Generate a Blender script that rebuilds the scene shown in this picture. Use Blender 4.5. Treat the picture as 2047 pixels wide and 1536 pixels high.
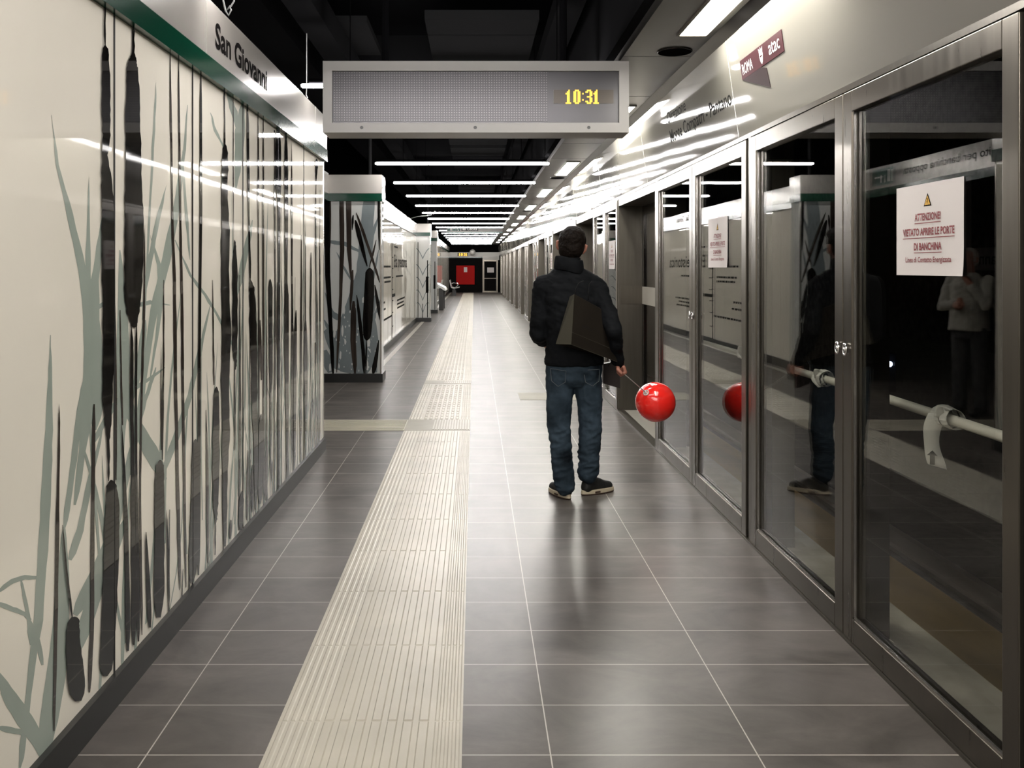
import bpy, bmesh, math, random
from mathutils import Vector, Matrix, noise, Euler

# ------------------------------------------------------------------ camera, world, exposure
for o in list(bpy.data.objects):
    bpy.data.objects.remove(o)
C = bpy.context.scene.collection
F = 1820.0; U0 = 948.0; V0 = 535.0; H = 1.5        # focal length in px, horizon point, eye height
cam_d = bpy.data.cameras.new('camera'); cam = bpy.data.objects.new('camera', cam_d); C.objects.link(cam)
cam.location = (0, 0, H); cam.rotation_euler = (math.radians(90), 0, 0)
cam_d.sensor_width = 36; cam_d.lens = F / 2047 * 36
cam_d.shift_x = (1023.5 - U0) / 2047; cam_d.shift_y = -(768 - V0) / 2047
cam_d.clip_start = 0.05; cam_d.clip_end = 200
bpy.context.scene.camera = cam
w = bpy.data.worlds.new('world'); bpy.context.scene.world = w; w.use_nodes = True
w.node_tree.nodes['Background'].inputs[0].default_value = (0.9, 0.95, 1, 1)
w.node_tree.nodes['Background'].inputs[1].default_value = 0.0
vs = bpy.context.scene.view_settings
vs.view_transform = 'Standard'; vs.look = 'None'; vs.gamma = 1; vs.use_curve_mapping = False
vs.exposure = 1.75
cy = bpy.context.scene.cycles
cy.use_adaptive_sampling = True; cy.adaptive_threshold = 0.025; cy.max_bounces = 7; cy.diffuse_bounces = 3; cy.glossy_bounces = 5; cy.transparent_max_bounces = 16
TUBE_E = 34.0       # tube lamp emission
PANEL_E = 15.0      # recessed soffit lamp emission

# ------------------------------------------------------------------ helpers
def W(u, v, Y):                                     # a measured point of the photo at depth Y, in metres
    return Vector(((u - U0) / F * Y, Y, H - (v - V0) / F * Y))

def mat(name, col, rough=0.5, metal=0.0, coat=0.0, emis=None, es=0.0, nscale=0, namt=0.0, stretch=(1, 1, 1), bump=0.0, bscale=5, rvar=0.0, spec=0.5, bstretch=(1, 1, 1), ior=1.5):
    m = bpy.data.materials.new(name); m.use_nodes = True
    nt = m.node_tree; b = nt.nodes['Principled BSDF']
    b.inputs['Base Color'].default_value = (*col, 1); b.inputs['Roughness'].default_value = rough
    b.inputs['Metallic'].default_value = metal; b.inputs['Coat Weight'].default_value = coat
    b.inputs['Coat Roughness'].default_value = 0.03
    b.inputs['IOR'].default_value = ior
    if emis:
        b.inputs['Emission Color'].default_value = (*emis, 1); b.inputs['Emission Strength'].default_value = es
    geo = None
    def coords(st):
        g = nt.nodes.new('ShaderNodeTexCoord'); mp = nt.nodes.new('ShaderNodeMapping')
        mp.inputs['Scale'].default_value = st
        nt.links.new(g.outputs['Object'], mp.inputs[0]); return mp.outputs[0]
    if nscale:
        n = nt.nodes.new('ShaderNodeTexNoise'); n.inputs['Scale'].default_value = nscale; n.inputs['Detail'].default_value = 6
        nt.links.new(coords(stretch), n.inputs['Vector'])
        r = nt.nodes.new('ShaderNodeMapRange'); r.inputs[1].default_value = 0.3; r.inputs[2].default_value = 0.7
        r.inputs[3].default_value = 1 - namt; r.inputs[4].default_value = 1 + namt
        nt.links.new(n.outputs['Fac'], r.inputs[0])
        mx = nt.nodes.new('ShaderNodeMix'); mx.data_type = 'RGBA'; mx.blend_type = 'MULTIPLY'; mx.inputs[0].default_value = 1
        mx.inputs[6].default_value = (*col, 1); nt.links.new(r.outputs[0], mx.inputs[7])
        nt.links.new(mx.outputs[2], b.inputs['Base Color'])
        if rvar:
            r2 = nt.nodes.new('ShaderNodeMapRange'); r2.inputs[1].default_value = 0.3; r2.inputs[2].default_value = 0.7
            r2.inputs[3].default_value = rough - rvar; r2.inputs[4].default_value = rough + rvar
            nt.links.new(n.outputs['Fac'], r2.inputs[0]); nt.links.new(r2.outputs[0], b.inputs['Roughness'])
    if bump:
        n = nt.nodes.new('ShaderNodeTexNoise'); n.inputs['Scale'].default_value = bscale; n.inputs['Detail'].default_value = 1.5
        nt.links.new(coords(bstretch), n.inputs['Vector'])
        bp = nt.nodes.new('ShaderNodeBump'); bp.inputs['Strength'].default_value = 1.0; bp.inputs['Distance'].default_value = bump
        nt.links.new(n.outputs['Fac'], bp.inputs['Height']); nt.links.new(bp.outputs[0], b.inputs['Normal'])
    return m

class NB:                                            # tiny node-expression builder
    def __init__(s, nt): s.nt = nt
    def m(s, op, a, b=None):
        n = s.nt.nodes.new('ShaderNodeMath'); n.operation = op
        for i, x in enumerate((a, b)):
            if x is None: continue
            if isinstance(x, (int, float)): n.inputs[i].default_value = x
            else: s.nt.links.new(x, n.inputs[i])
        return n.outputs[0]
    def line(s, x, off, period, width):              # 1 on a line of given width, repeated
        a = s.m('FRACT', s.m('ADD', s.m('DIVIDE', s.m('SUBTRACT', x, off), period), 0.5))
        return s.m('LESS_THAN', s.m('ABSOLUTE', s.m('SUBTRACT', a, 0.5)), width / period / 2)

def floor_material():
    m = mat('floor_tile', (0.1, 0.09, 0.083), 0.3, ior=1.24)
    nt = m.node_tree; b = nt.nodes['Principled BSDF']; e = NB(nt)
    g = nt.nodes.new('ShaderNodeNewGeometry'); sp = nt.nodes.new('ShaderNodeSeparateXYZ'); nt.links.new(g.outputs['Position'], sp.inputs[0])
    xs_ = e.m('SUBTRACT', sp.outputs[0], e.m('MULTIPLY', e.m('LESS_THAN', sp.outputs[0], -0.3), 0.031))
    gl = e.m('MAXIMUM', e.line(xs_, 0.235, 0.637, 0.0042), e.line(sp.outputs[1], 2.80, 0.3195, 0.0042))
    n = nt.nodes.new('ShaderNodeTexNoise'); n.inputs['Scale'].default_value = 2.6; n.inputs['Detail'].default_value = 9; n.inputs['Roughness'].default_value = 0.66; n.inputs['Distortion'].default_value = 0.6
    mp = nt.nodes.new('ShaderNodeMapping'); mp.inputs['Scale'].default_value = (0.9, 1.3, 1)
    nt.links.new(g.outputs['Position'], mp.inputs[0]); nt.links.new(mp.outputs[0], n.inputs['Vector'])
    # per-tile tone
    cx = e.m('FLOOR', e.m('DIVIDE', e.m('SUBTRACT', xs_, 0.235), 0.637)); cy = e.m('FLOOR', e.m('DIVIDE', e.m('SUBTRACT', sp.outputs[1], 2.80), 0.3195))
    wn = nt.nodes.new('ShaderNodeTexWhiteNoise'); cb = nt.nodes.new('ShaderNodeCombineXYZ')
    nt.links.new(cx, cb.inputs[0]); nt.links.new(cy, cb.inputs[1]); nt.links.new(cb.outputs[0], wn.inputs['Vector'])
    tone = e.m('ADD', e.m('MULTIPLY', n.outputs['Fac'], 1.5), e.m('MULTIPLY', wn.outputs['Value'], 0.14))
    cr = nt.nodes.new('ShaderNodeValToRGB'); nt.links.new(e.m('MULTIPLY', tone, 0.62), cr.inputs[0])
    cr.color_ramp.elements[0].position = 0.3; cr.color_ramp.elements[0].color = (0.041, 0.0355, 0.0315, 1)
    cr.color_ramp.elements[1].position = 0.75; cr.color_ramp.elements[1].color = (0.126, 0.110, 0.099, 1)
    mx = nt.nodes.new('ShaderNodeMix'); mx.data_type = 'RGBA'; nt.links.new(gl, mx.inputs[0]); nt.links.new(cr.outputs[0], mx.inputs[6])
    mx.inputs[7].default_value = (0.42, 0.39, 0.35, 1); nt.links.new(mx.outputs[2], b.inputs['Base Color'])
    nt.links.new(e.m('ADD', e.m('MULTIPLY', n.outputs['Fac'], 0.10), 0.25), b.inputs['Roughness'])
    return m

def glass_material(name, tint=(0.93, 0.935, 0.91), ior=1.6):
    m = bpy.data.materials.new(name); m.use_nodes = True; nt = m.node_tree
    nt.nodes.remove(nt.nodes['Principled BSDF']); out = nt.nodes['Material Output']
    t = nt.nodes.new('ShaderNodeBsdfTransparent'); t.inputs[0].default_value = (*tint, 1)
    g = nt.nodes.new('ShaderNodeBsdfGlossy'); g.inputs['Roughness'].default_value = 0.005
    e = NB(nt); ge = nt.nodes.new('ShaderNodeNewGeometry'); vm = nt.nodes.new('ShaderNodeVectorMath'); vm.operation = 'DOT_PRODUCT'
    nt.links.new(ge.outputs['Incoming'], vm.inputs[0]); nt.links.new(ge.outputs['Normal'], vm.inputs[1])
    f0 = ((ior - 1) / (ior + 1)) ** 2                # Schlick reflectance, the same for both faces of the sheet
    fr = e.m('ADD', e.m('MULTIPLY', e.m('POWER', e.m('SUBTRACT', 1.0, e.m('ABSOLUTE', vm.outputs['Value'])), 5.0), 1 - f0), f0)
    n = nt.nodes.new('ShaderNodeTexNoise'); n.inputs['Scale'].default_value = 1.2; n.inputs['Detail'].default_value = 1
    bp = nt.nodes.new('ShaderNodeBump'); bp.inputs['Distance'].default_value = 0.0012
    nt.links.new(n.outputs['Fac'], bp.inputs['Height']); nt.links.new(bp.outputs[0], g.inputs['Normal'])
    mx = nt.nodes.new('ShaderNodeMixShader'); nt.links.new(fr, mx.inputs[0]); nt.links.new(t.outputs[0], mx.inputs[1]); nt.links.new(g.outputs[0], mx.inputs[2])
    nt.links.new(mx.outputs[0], out.inputs[0]); return m

def cap_gloss(m, rough, ior, cap):
    """Worn stone: matt body under a weak gloss that levels off at grazing angles."""
    nt = m.node_tree; b = nt.nodes['Principled BSDF']; out = nt.nodes['Material Output']; e = NB(nt)
    b.inputs['Specular IOR Level'].default_value = 0.0; b.inputs['IOR'].default_value = 1.01
    g = nt.nodes.new('ShaderNodeBsdfGlossy'); g.inputs['Roughness'].default_value = rough
    for l in list(nt.links):
        if l.to_socket == b.inputs['Roughness']: nt.links.new(l.from_socket, g.inputs['Roughness'])
    fr = nt.nodes.new('ShaderNodeFresnel'); fr.inputs[0].default_value = ior
    mx = nt.nodes.new('ShaderNodeMixShader'); nt.links.new(e.m('MINIMUM', fr.outputs[0], cap), mx.inputs[0])
    nt.links.new(b.outputs[0], mx.inputs[1]); nt.links.new(g.outputs[0], mx.inputs[2]); nt.links.new(mx.outputs[0], out.inputs[0])

def led_matrix_material():
    m = mat('led_matrix', (0.2, 0.19, 0.21), 0.32, 0.55)
    nt = m.node_tree; b = nt.nodes['Principled BSDF']; e = NB(nt)
    g = nt.nodes.new('ShaderNodeNewGeometry'); sp = nt.nodes.new('ShaderNodeSeparateXYZ'); nt.links.new(g.outputs['Position'], sp.inputs[0])
    d = e.m('MULTIPLY', e.line(sp.outputs[0], 0, 0.0165, 0.005), e.line(sp.outputs[2], 0, 0.0165, 0.005))
    mx = nt.nodes.new('ShaderNodeMix'); mx.data_type = 'RGBA'; nt.links.new(d, mx.inputs[0])
    mx.inputs[6].default_value = (0.04, 0.038, 0.041, 1); mx.inputs[7].default_value = (0.17, 0.162, 0.162, 1)
    nt.links.new(mx.outputs[2], b.inputs['Base Color']); return m

M = {}
M['floor'] = floor_material()
M['tactile'] = mat('tactile_tile', (0.42, 0.39, 0.325), 0.32, nscale=3, namt=0.1, ior=1.2)
M['tactile_dark'] = mat('tactile_pad', (0.3, 0.28, 0.23), 0.35, nscale=3, namt=0.1, ior=1.2)
cap_gloss(M['floor'], 0.3, 1.45, 0.21); cap_gloss(M['tactile'], 0.32, 1.4, 0.18); cap_gloss(M['tactile_dark'], 0.35, 1.4, 0.12)
M['strip'] = mat('cream_strip', (0.33, 0.31, 0.27), 0.35)
M['wall_glass'] = mat('white_backed_glass', (0.75, 0.705, 0.615), 0.03, nscale=0.8, namt=0.03, bump=0.0006, bscale=0.9, ior=1.33)
M['col_glass'] = mat('grey_white_backed_glass', (0.5, 0.505, 0.485), 0.04, bump=0.0008, bscale=1.5, ior=1.33)
M['leaf'] = mat('grey_green_print', (0.30, 0.34, 0.30), 0.035, nscale=2, namt=0.12, ior=1.33)
M['leaf_grey'] = mat('blue_grey_print', (0.17, 0.195, 0.2), 0.04, nscale=3, namt=0.12, ior=1.33)
M['reed'] = mat('black_print', (0.006, 0.0055, 0.005), 0.035, nscale=14, namt=0.6, stretch=(1, 1, 0.15), ior=1.27)
M['reed_brown'] = mat('dark_brown_print', (0.03, 0.023, 0.019), 0.035, nscale=20, namt=0.5, stretch=(1, 1, 0.1), ior=1.33)
M['kick'] = mat('black_kickplate', (0.009, 0.009, 0.0085), 0.4)
M['fascia'] = mat('cream_fascia', (0.33, 0.31, 0.285), 0.24, 0.3, nscale=1.5, namt=0.05, bump=0.0016, bscale=1.1)
M['screen_fascia'] = mat('glossy_cream_fascia', (0.2, 0.19, 0.168), 0.045, 0.0, bump=0.002, bscale=1.3, bstretch=(1, 0.8, 1.7), ior=1.33)
M['green'] = mat('green_band', (0.001, 0.032, 0.017), 0.15, ior=1.35)
M['seam'] = mat('dark_seam', (0.03, 0.03, 0.03), 0.5)
M['seam_light'] = mat('pale_seam', (0.35, 0.34, 0.3), 0.3)
M['steel'] = mat('brushed_steel', (0.135, 0.12, 0.1), 0.3, 0.9, nscale=12, namt=0.06, stretch=(3, 3, 0.15), rvar=0.03)
M['steel_dark'] = mat('dark_brushed_steel', (0.12, 0.108, 0.09), 0.34, 0.85, nscale=12, namt=0.08, stretch=(3, 3, 0.2))
M['bead'] = mat('polished_bead', (0.45, 0.43, 0.4), 0.2, 0.9)
M['chrome'] = mat('chrome', (0.8, 0.8, 0.8), 0.08, 1.0)
M['soffit'] = mat('grey_metal_soffit', (0.12, 0.113, 0.104), 0.28, 0.85, nscale=2, namt=0.12, bump=0.003, bscale=1.6)
M['groove'] = mat('glossy_black_metal', (0.03, 0.027, 0.024), 0.15, 0.8)
M['black'] = mat('black_ceiling', (0.004, 0.004, 0.0045), 0.8, ior=1.15)
M['duct'] = mat('dark_grey_duct', (0.007, 0.007, 0.0075), 0.7, ior=1.15)
M['duct_light'] = mat('grey_panel', (0.012, 0.012, 0.0125), 0.7, ior=1.15)
M['glass'] = glass_material('screen_glass')
M['tube'] = mat('lit_tube', (1, 1, 1), 0.4, emis=(1.0, 0.965, 0.94), es=TUBE_E)
M['lamp'] = mat('lit_panel', (1, 1, 1), 0.4, emis=(1.0, 0.97, 0.88), es=PANEL_E)
M['display'] = mat('display_housing', (0.3, 0.285, 0.27), 0.42, nscale=3, namt=0.04)
M['matrix'] = led_matrix_material()
M['screen'] = mat('smoked_screen', (0.04, 0.038, 0.041), 0.3, 0.5)
M['clockbg'] = mat('clock_window', (0.03, 0.022, 0.015), 0.3, 0.4)
M['amber'] = mat('amber_led', (1, 0.6, 0.05), 0.5, emis=(1.0, 0.50, 0.04), es=0.5)
M['white'] = mat('white_ink', (0.75, 0.72, 0.68), 0.4)
M['ink'] = mat('dark_ink', (0.006, 0.005, 0.005), 0.8, ior=1.05)
M['ink_grey'] = mat('grey_ink', (0.03, 0.03, 0.028), 0.8, ior=1.05)
M['maroon'] = mat('maroon_film', (0.035, 0.003, 0.007), 0.5, ior=1.2)
M['maroon_dark'] = mat('maroon_film_fold', (0.012, 0.002, 0.003), 0.5, ior=1.2)
M['paper'] = mat('paper', (0.64, 0.59, 0.57), 0.7)
M['red_ink'] = mat('red_ink', (0.2, 0.012, 0.018), 0.6)
M['yellow'] = mat('warning_yellow', (0.65, 0.35, 0.03), 0.6)
M['red'] = mat('red_panel', (0.4, 0.012, 0.01), 0.6, ior=1.15)
M['darkwall'] = mat('dark_grey_cladding', (0.008, 0.0078, 0.0075), 0.6, ior=1.12)
M['cream_panel'] = mat('cream_panel', (0.3, 0.29, 0.25), 0.3)
M['concrete'] = mat('edge_concrete', (0.4, 0.37, 0.32), 0.6, nscale=6, namt=0.2, bump=0.002, bscale=30)
M['ballast'] = mat('dark_track_bed', (0.02, 0.019, 0.018), 0.9, nscale=10, namt=0.4)
M['timber'] = mat('yellow_brown_board', (0.33, 0.225, 0.09), 0.6, nscale=3, namt=0.25, stretch=(1, 0.3, 1))
M['rail'] = mat('rail_steel', (0.2, 0.17, 0.15), 0.4, 0.8)
M['pole'] = mat('white_pole', (0.62, 0.6, 0.54), 0.4)
M['tape'] = mat('white_tape', (0.62, 0.61, 0.58), 0.55, nscale=12, namt=0.1)
M['bluelamp'] = mat('blue_white_lamp', (0.8, 0.85, 1), 0.4, emis=(0.55, 0.65, 1.0), es=2)
M['exitgreen'] = mat('dark_green_sign', (0.008, 0.06, 0.045), 0.3)
M['seat'] = mat('perforated_grey_metal', (0.4, 0.4, 0.39), 0.3, 0.7)
M['cable'] = mat('pale_cable', (0.4, 0.4, 0.4), 0.5)
M['skin'] = mat('skin', (0.3, 0.125, 0.085), 0.5, nscale=18, namt=0.06, bump=0.001, bscale=80)
M['hair'] = mat('dark_brown_hair', (0.006, 0.004, 0.003), 0.6, nscale=60, namt=0.5, bump=0.004, bscale=140, ior=1.15)
M['hair_white'] = mat('white_hair', (0.3, 0.28, 0.26), 0.6, nscale=60, namt=0.2, bump=0.003, bscale=120)
M['eye'] = mat('eye', (0.7, 0.68, 0.65), 0.2)
M['jacket'] = mat('navy_black_cloth', (0.0055, 0.006, 0.007), 0.75, nscale=5, namt=0.3, bump=0.004, bscale=22, ior=1.15)
M['denim'] = mat('blue_denim', (0.026, 0.038, 0.051), 0.8, nscale=5, namt=0.85, ior=1.15, bump=0.004, bscale=26)
M['stitch'] = mat('pale_stitch', (0.05, 0.058, 0.065), 0.8)
M['shirt'] = mat('light_shirt', (0.3, 0.285, 0.25), 0.8, bump=0.004, bscale=20)
M['trousers'] = mat('dark_trousers', (0.025, 0.025, 0.027), 0.8)
M['shoe'] = mat('black_shoe', (0.005, 0.0055, 0.005), 0.6, bump=0.002, bscale=60)
M['sole'] = mat('cream_sole', (0.42, 0.36, 0.26), 0.5)
M['outsole'] = mat('dark_outsole', (0.04, 0.02, 0.012), 0.7)
M['bag'] = mat('dark_brown_paper', (0.013, 0.0105, 0.008), 0.6, nscale=8, namt=0.12, ior=1.15)
M['bag_side'] = mat('dark_olive_paper', (0.048, 0.044, 0.033), 0.6, ior=1.2)
M['bag2'] = mat('dark_maroon_paper', (0.009, 0.0045, 0.004), 0.5)
M['cord'] = mat('black_cord', (0.01, 0.01, 0.01), 0.7, ior=1.15)
M['balloon'] = mat('red_rubber', (0.8, 0.02, 0.014), 0.16, coat=0.4)
M['stick'] = mat('white_plastic', (0.5, 0.48, 0.45), 0.35)

for k_ in ('black', 'duct', 'duct_light', 'ballast', 'darkwall'):
    M[k_].node_tree.nodes['Principled BSDF'].inputs['Specular IOR Level'].default_value = 0.0

def root_off(p):
    v = Vector((0, 0, 0))
    while p is not None:
        v += p.location; p = p.parent
    return v

def ident(o, label=None, cat=None, group=None, kind=None):
    if label: o['label'] = label
    if cat: o['category'] = cat
    if group: o['group'] = group
    if kind: o['kind'] = kind
    return o

class MB:
    def __init__(s): s.v = []; s.f = []; s.mi = []
    def add(s, vs_, fs, mi=0):
        b = len(s.v); s.v += [tuple(x) for x in vs_]; s.f += [tuple(i + b for i in f) for f in fs]; s.mi += [mi] * len(fs); return s
    def box(s, x0, x1, y0, y1, z0, z1, mi=0):
        vs_ = [(x, y, z) for x in (x0, x1) for y in (y0, y1) for z in (z0, z1)]
        return s.add(vs_, [(0, 1, 3, 2), (4, 6, 7, 5), (0, 4, 5, 1), (2, 3, 7, 6), (0, 2, 6, 4), (1, 5, 7, 3)], mi)
    def tube(s, pts, r, n=10, mi=0, caps=True):
        pts = [Vector(p) for p in pts]; rs = r if isinstance(r, (list, tuple)) else [r] * len(pts)
        rings = []; prev = None
        for i, p in enumerate(pts):
            d = (pts[min(i + 1, len(pts) - 1)] - pts[max(i - 1, 0)]).normalized()
            a = prev if prev is not None else (Vector((0, 0, 1)) if abs(d.z) < 0.9 else Vector((1, 0, 0)))
            a = (a - d * a.dot(d)).normalized(); b = d.cross(a); prev = a
            rings.append([p + (a * math.cos(t) + b * math.sin(t)) * rs[i] for t in [k * 2 * math.pi / n for k in range(n)]])
        vs_ = [q for rg in rings for q in rg]; fs = []
        for i in range(len(pts) - 1):
            for k in range(n):
                fs.append((i * n + k, i * n + (k + 1) % n, (i + 1) * n + (k + 1) % n, (i + 1) * n + k))
        if caps:
            fs.append(tuple(range(n))[::-1]); fs.append(tuple((len(pts) - 1) * n + k for k in range(n)))
        return s.add(vs_, fs, mi)
    def prism(s, pts, ext, mi=0):                    # closed polygon extruded by vector
        n = len(pts); e = Vector(ext); a = [Vector(p) for p in pts]
        return s.add(a + [p + e for p in a], [tuple(range(n)), tuple(range(2 * n - 1, n - 1, -1))] + [(i, i + n, (i + 1) % n + n, (i + 1) % n) for i in range(n)], mi)
    def build(s, name, mats, parent=None, smooth=False, bevel=0, label=None, recalc=True):
        off = root_off(parent)
        me = bpy.data.meshes.new(name); me.from_pydata([tuple(Vector(v) - off) for v in s.v], [], s.f)
        for m in (mats if isinstance(mats, (list, tuple)) else [mats]): me.materials.append(M[m])
        for p, i in zip(me.polygons, s.mi): p.material_index = i; p.use_smooth = smooth
        if recalc:
            bm = bmesh.new(); bm.from_mesh(me); bmesh.ops.recalc_face_normals(bm, faces=bm.faces); bm.to_mesh(me); bm.free()
        me.update()
        o = bpy.data.objects.new(name, me); C.objects.link(o)
        if parent: o.parent = parent
        if bevel:
            b = o.modifiers.new('bevel', 'BEVEL'); b.width = bevel; b.segments = 2; b.limit_method = 'ANGLE'
        if label: o['label'] = label
        return o

def empty(name, loc, label, cat, group=None):
    o = bpy.data.objects.new(name, None); C.objects.link(o); o.location = loc; o.empty_display_size = 0.1
    return ident(o, label, cat, group)

def copy_tree(o, parent=None):
    c = o.copy(); C.objects.link(c); c.parent = parent
    for ch in list(o.children): copy_tree(ch, c)
    return c

def boxo(name, m, b, parent=None, bevel=0, label=None):
    return MB().box(*b).build(name, m, parent, bevel=bevel, label=label)

def text_mesh(s, origin, right, up, width, height, name, m, parent=None, bold=0.0, depth=0.001, label=None, spacing=1.0):
    """Lettering fitted into width x height from its lower-left corner."""
    cu = bpy.data.curves.new('t', 'FONT'); cu.body = s; cu.size = 1; cu.offset = bold; cu.space_character = spacing; cu.resolution_u = 3
    to = bpy.data.objects.new('t', cu); C.objects.link(to)
    dg = bpy.context.evaluated_depsgraph_get(); me = bpy.data.meshes.new_from_object(to.evaluated_get(dg))
    bpy.data.objects.remove(to); bpy.data.curves.remove(cu)
    xs = [v.co.x for v in me.vertices]; ys = [v.co.y for v in me.vertices]
    x0, x1, y0, y1 = min(xs), max(xs), min(ys), max(ys)
    right = Vector(right).normalized(); up = Vector(up).normalized(); nrm = right.cross(up)
    off = root_off(parent); o_ = Vector(origin) - off
    sx = width / (x1 - x0); sy = height / (y1 - y0) if height else sx
    for v in me.vertices:
        v.co = o_ + right * ((v.co.x - x0) * sx) + up * ((v.co.y - y0) * sy) + nrm * depth
    me.name = name; me.materials.clear(); me.materials.append(M[m])
    o = bpy.data.objects.new(name, me); C.objects.link(o)
    if parent: o.parent = parent
    if label: o['label'] = label
    return o

def stroke_px(mb, pts, proj, mi, layer, sub=3, jag=0.0, rng=None):
    """A tapering brush stroke: pts (u, v, width) given on the photo and laid on the wall plane by proj."""
    P = []
    for i in range(len(pts) - 1):
        for k in range(sub):
            t = k / sub; a, b = pts[i], pts[i + 1]
            P.append([a[j] + (b[j] - a[j]) * t for j in range(3)])
    P.append(list(pts[-1])); layer = lay(layer)
    P[0][2] *= 0.35; P[-1][2] *= 0.35
    if sub > 2: P[1][2] *= 0.85; P[-2][2] *= 0.85
    L = []; R = []
    for i, (u, v, w_) in enumerate(P):
        a = P[max(i - 1, 0)]; b = P[min(i + 1, len(P) - 1)]
        dx, dy = b[0] - a[0], b[1] - a[1]; l = math.hypot(dx, dy) or 1; nx, ny = -dy / l, dx / l
        j1 = (rng.uniform(-jag, jag) if rng else 0); j2 = (rng.uniform(-jag, jag) if rng else 0)
        L.append(proj(u + nx * (w_ / 2 + j1), v + ny * (w_ / 2 + j1), layer)); R.append(proj(u - nx * (w_ / 2 + j2), v - ny * (w_ / 2 + j2), layer))
    n = len(L)
    mb.add(L + R, [(i, i + 1, n + i + 1, n + i) for i in range(n - 1)], mi)

LAY = [0]
def lay(base):                                       # every stroke of a print lies a hair above the one before
    LAY[0] = (LAY[0] + 1) % 300
    return base + LAY[0] * 0.000005

ORD = ['first', 'second', 'third', 'fourth', 'fifth', 'sixth', 'seventh', 'eighth', 'ninth', 'tenth', 'eleventh', 'twelfth', 'thirteenth', 'fourteenth', 'fifteenth', 'sixteenth', 'seventeenth', 'eighteenth']

YEND = 54.6; XL = -1.24; XR = 1.51; ZF0 = 2.37; ZG = 2.465; ZF1 = 2.73
# ------------------------------------------------------------------ shell
ident(boxo('floor', 'floor', (-9.2, 1.78, -6, YEND + 1, -0.25, 0.0)), kind='structure')
ident(boxo('ceiling', 'black', (-9.2, 6.2, -6, YEND + 1, 4.0, 4.2)), kind='structure')
ident(boxo('wall_back', 'darkwall', (-9.2, 6.2, -6.3, -6.0, -1.4, 4.0)), kind='structure')
ident(boxo('wall_tunnel', 'ballast', (5.6, 5.9, -6, YEND + 1, -1.4, 4.0)), kind='structure')
ident(boxo('wall_far_left', 'darkwall', (-9.2, -9.0, -6, YEND + 1, 0, 4.0)), kind='structure')

# left wall near the camera with its printed reeds
wl = MB().box(-1.9, XL, -5.9, 7.48, 0.0, 2.55).build('wall_left', 'wall_glass'); ident(wl, kind='structure')
def pl(u, v, layer):                                 # onto the left glass plane
    u = min(u, 646); x = XL + layer
    Y = max(x * F / (u - U0), 1.2); z = H - (v - V0) / F * Y
    return Vector((x, min(Y, 7.47), max(min(z, 2.5), 0.05)))
rng = random.Random(4)
mu = MB()
LEAF, BLK, BRN = 0, 1, 2
leafs = [
 [(103,230,1),(115,330,6),(140,430,12),(165,540,16),(178,620,24),(185,700,34),(178,800,28),(165,900,14),(150,1010,12)],
 [(178,355,2),(176,480,8),(176,570,12),(180,640,14)],
 [(215,380,2),(203,470,12),(190,560,16),(184,640,30),(190,720,38),(192,800,34),(190,860,14)],
 [(101,670,2),(100,760,8),(98,860,15),(93,980,20),(86,1100,20),(77,1240,18),(64,1330,13),(50,1450,12),(40,1536,12)],
 [(-6,1340,8),(20,1395,30),(50,1440,34),(80,1490,26),(100,1540,10)],
 [(-6,1185,9),(25,1162,9),(50,1155,9),(80,1155,7)],
 [(-6,1205,10),(25,1218,10),(50,1228,9),(62,1240,8)],
 [(42,1160,5),(50,1200,7),(58,1240,8),(62,1290,9)],
 [(-6,1455,12),(30,1462,12),(70,1470,10)],
 [(128,1050,8),(126,1150,24),(122,1250,34),(112,1350,38),(98,1440,36),(84,1520,24)],
 [(375,210,2),(368,300,6),(352,420,13),(332,520,17),(308,620,15),(290,740,10),(275,860,12),(250,960,15),(228,1060,18),(190,1150,22),(150,1230,26)],
 [(333,370,2),(315,440,8),(300,520,10),(290,580,6),(284,640,3)],
 [(312,165,2),(308,260,5),(300,400,4),(290,600,4),(285,750,3)],
 [(421,225,2),(430,260,5),(450,300,4),(456,320,2)],
 [(455,185,8),(468,225,13),(478,262,9),(484,300,4)],
 [(485,205,10),(480,262,20),(476,330,14),(470,385,5)],
 [(505,440,4),(492,500,12),(480,560,12),(466,610,4)],
 [(350,480,2),(380,550,5),(410,590,6),(440,640,5),(470,700,3)],
 [(300,470,2),(318,530,8),(322,600,10),(312,680,6),(300,760,4)],
 [(240,500,6),(245,620,18),(246,700,28),(246,800,22),(240,900,16),(236,1000,12)],
 [(340,610,3),(300,605,8),(270,612,8),(240,622,6)],
 [(178,625,6),(200,612,8),(214,604,6)],
 [(181,745,6),(200,735,8),(214,720,6)],
 [(330,735,4),(280,770,8),(235,800,8),(205,850,10),(185,890,8)],
 [(312,735,6),(290,800,8),(270,870,12),(262,950,16)],
 [(258,700,8),(250,760,14),(262,830,20),(300,900,30),(330,960,20)],
 [(255,560,4),(245,640,12)],
 [(175,740,14),(160,820,12),(150,900,12),(140,980,12),(128,1060,10)],
 [(205,860,6),(180,960,10),(160,1060,14),(140,1120,18)],
 [(420,610,2),(400,700,8),(380,790,10),(350,880,14),(320,960,10)],
 [(365,300,2),(372,420,6),(380,520,4)],
 [(60,1240,8),(75,1280,10),(85,1330,10)],
 [(250,1040,20),(215,1130,20),(180,1220,26),(150,1310,26)],
 [(290,640,14),(280,720,14),(265,800,10)],
]
for s_ in leafs: stroke_px(mu, s_, pl, LEAF, 0.0006, 4, 0.8, rng)
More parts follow.
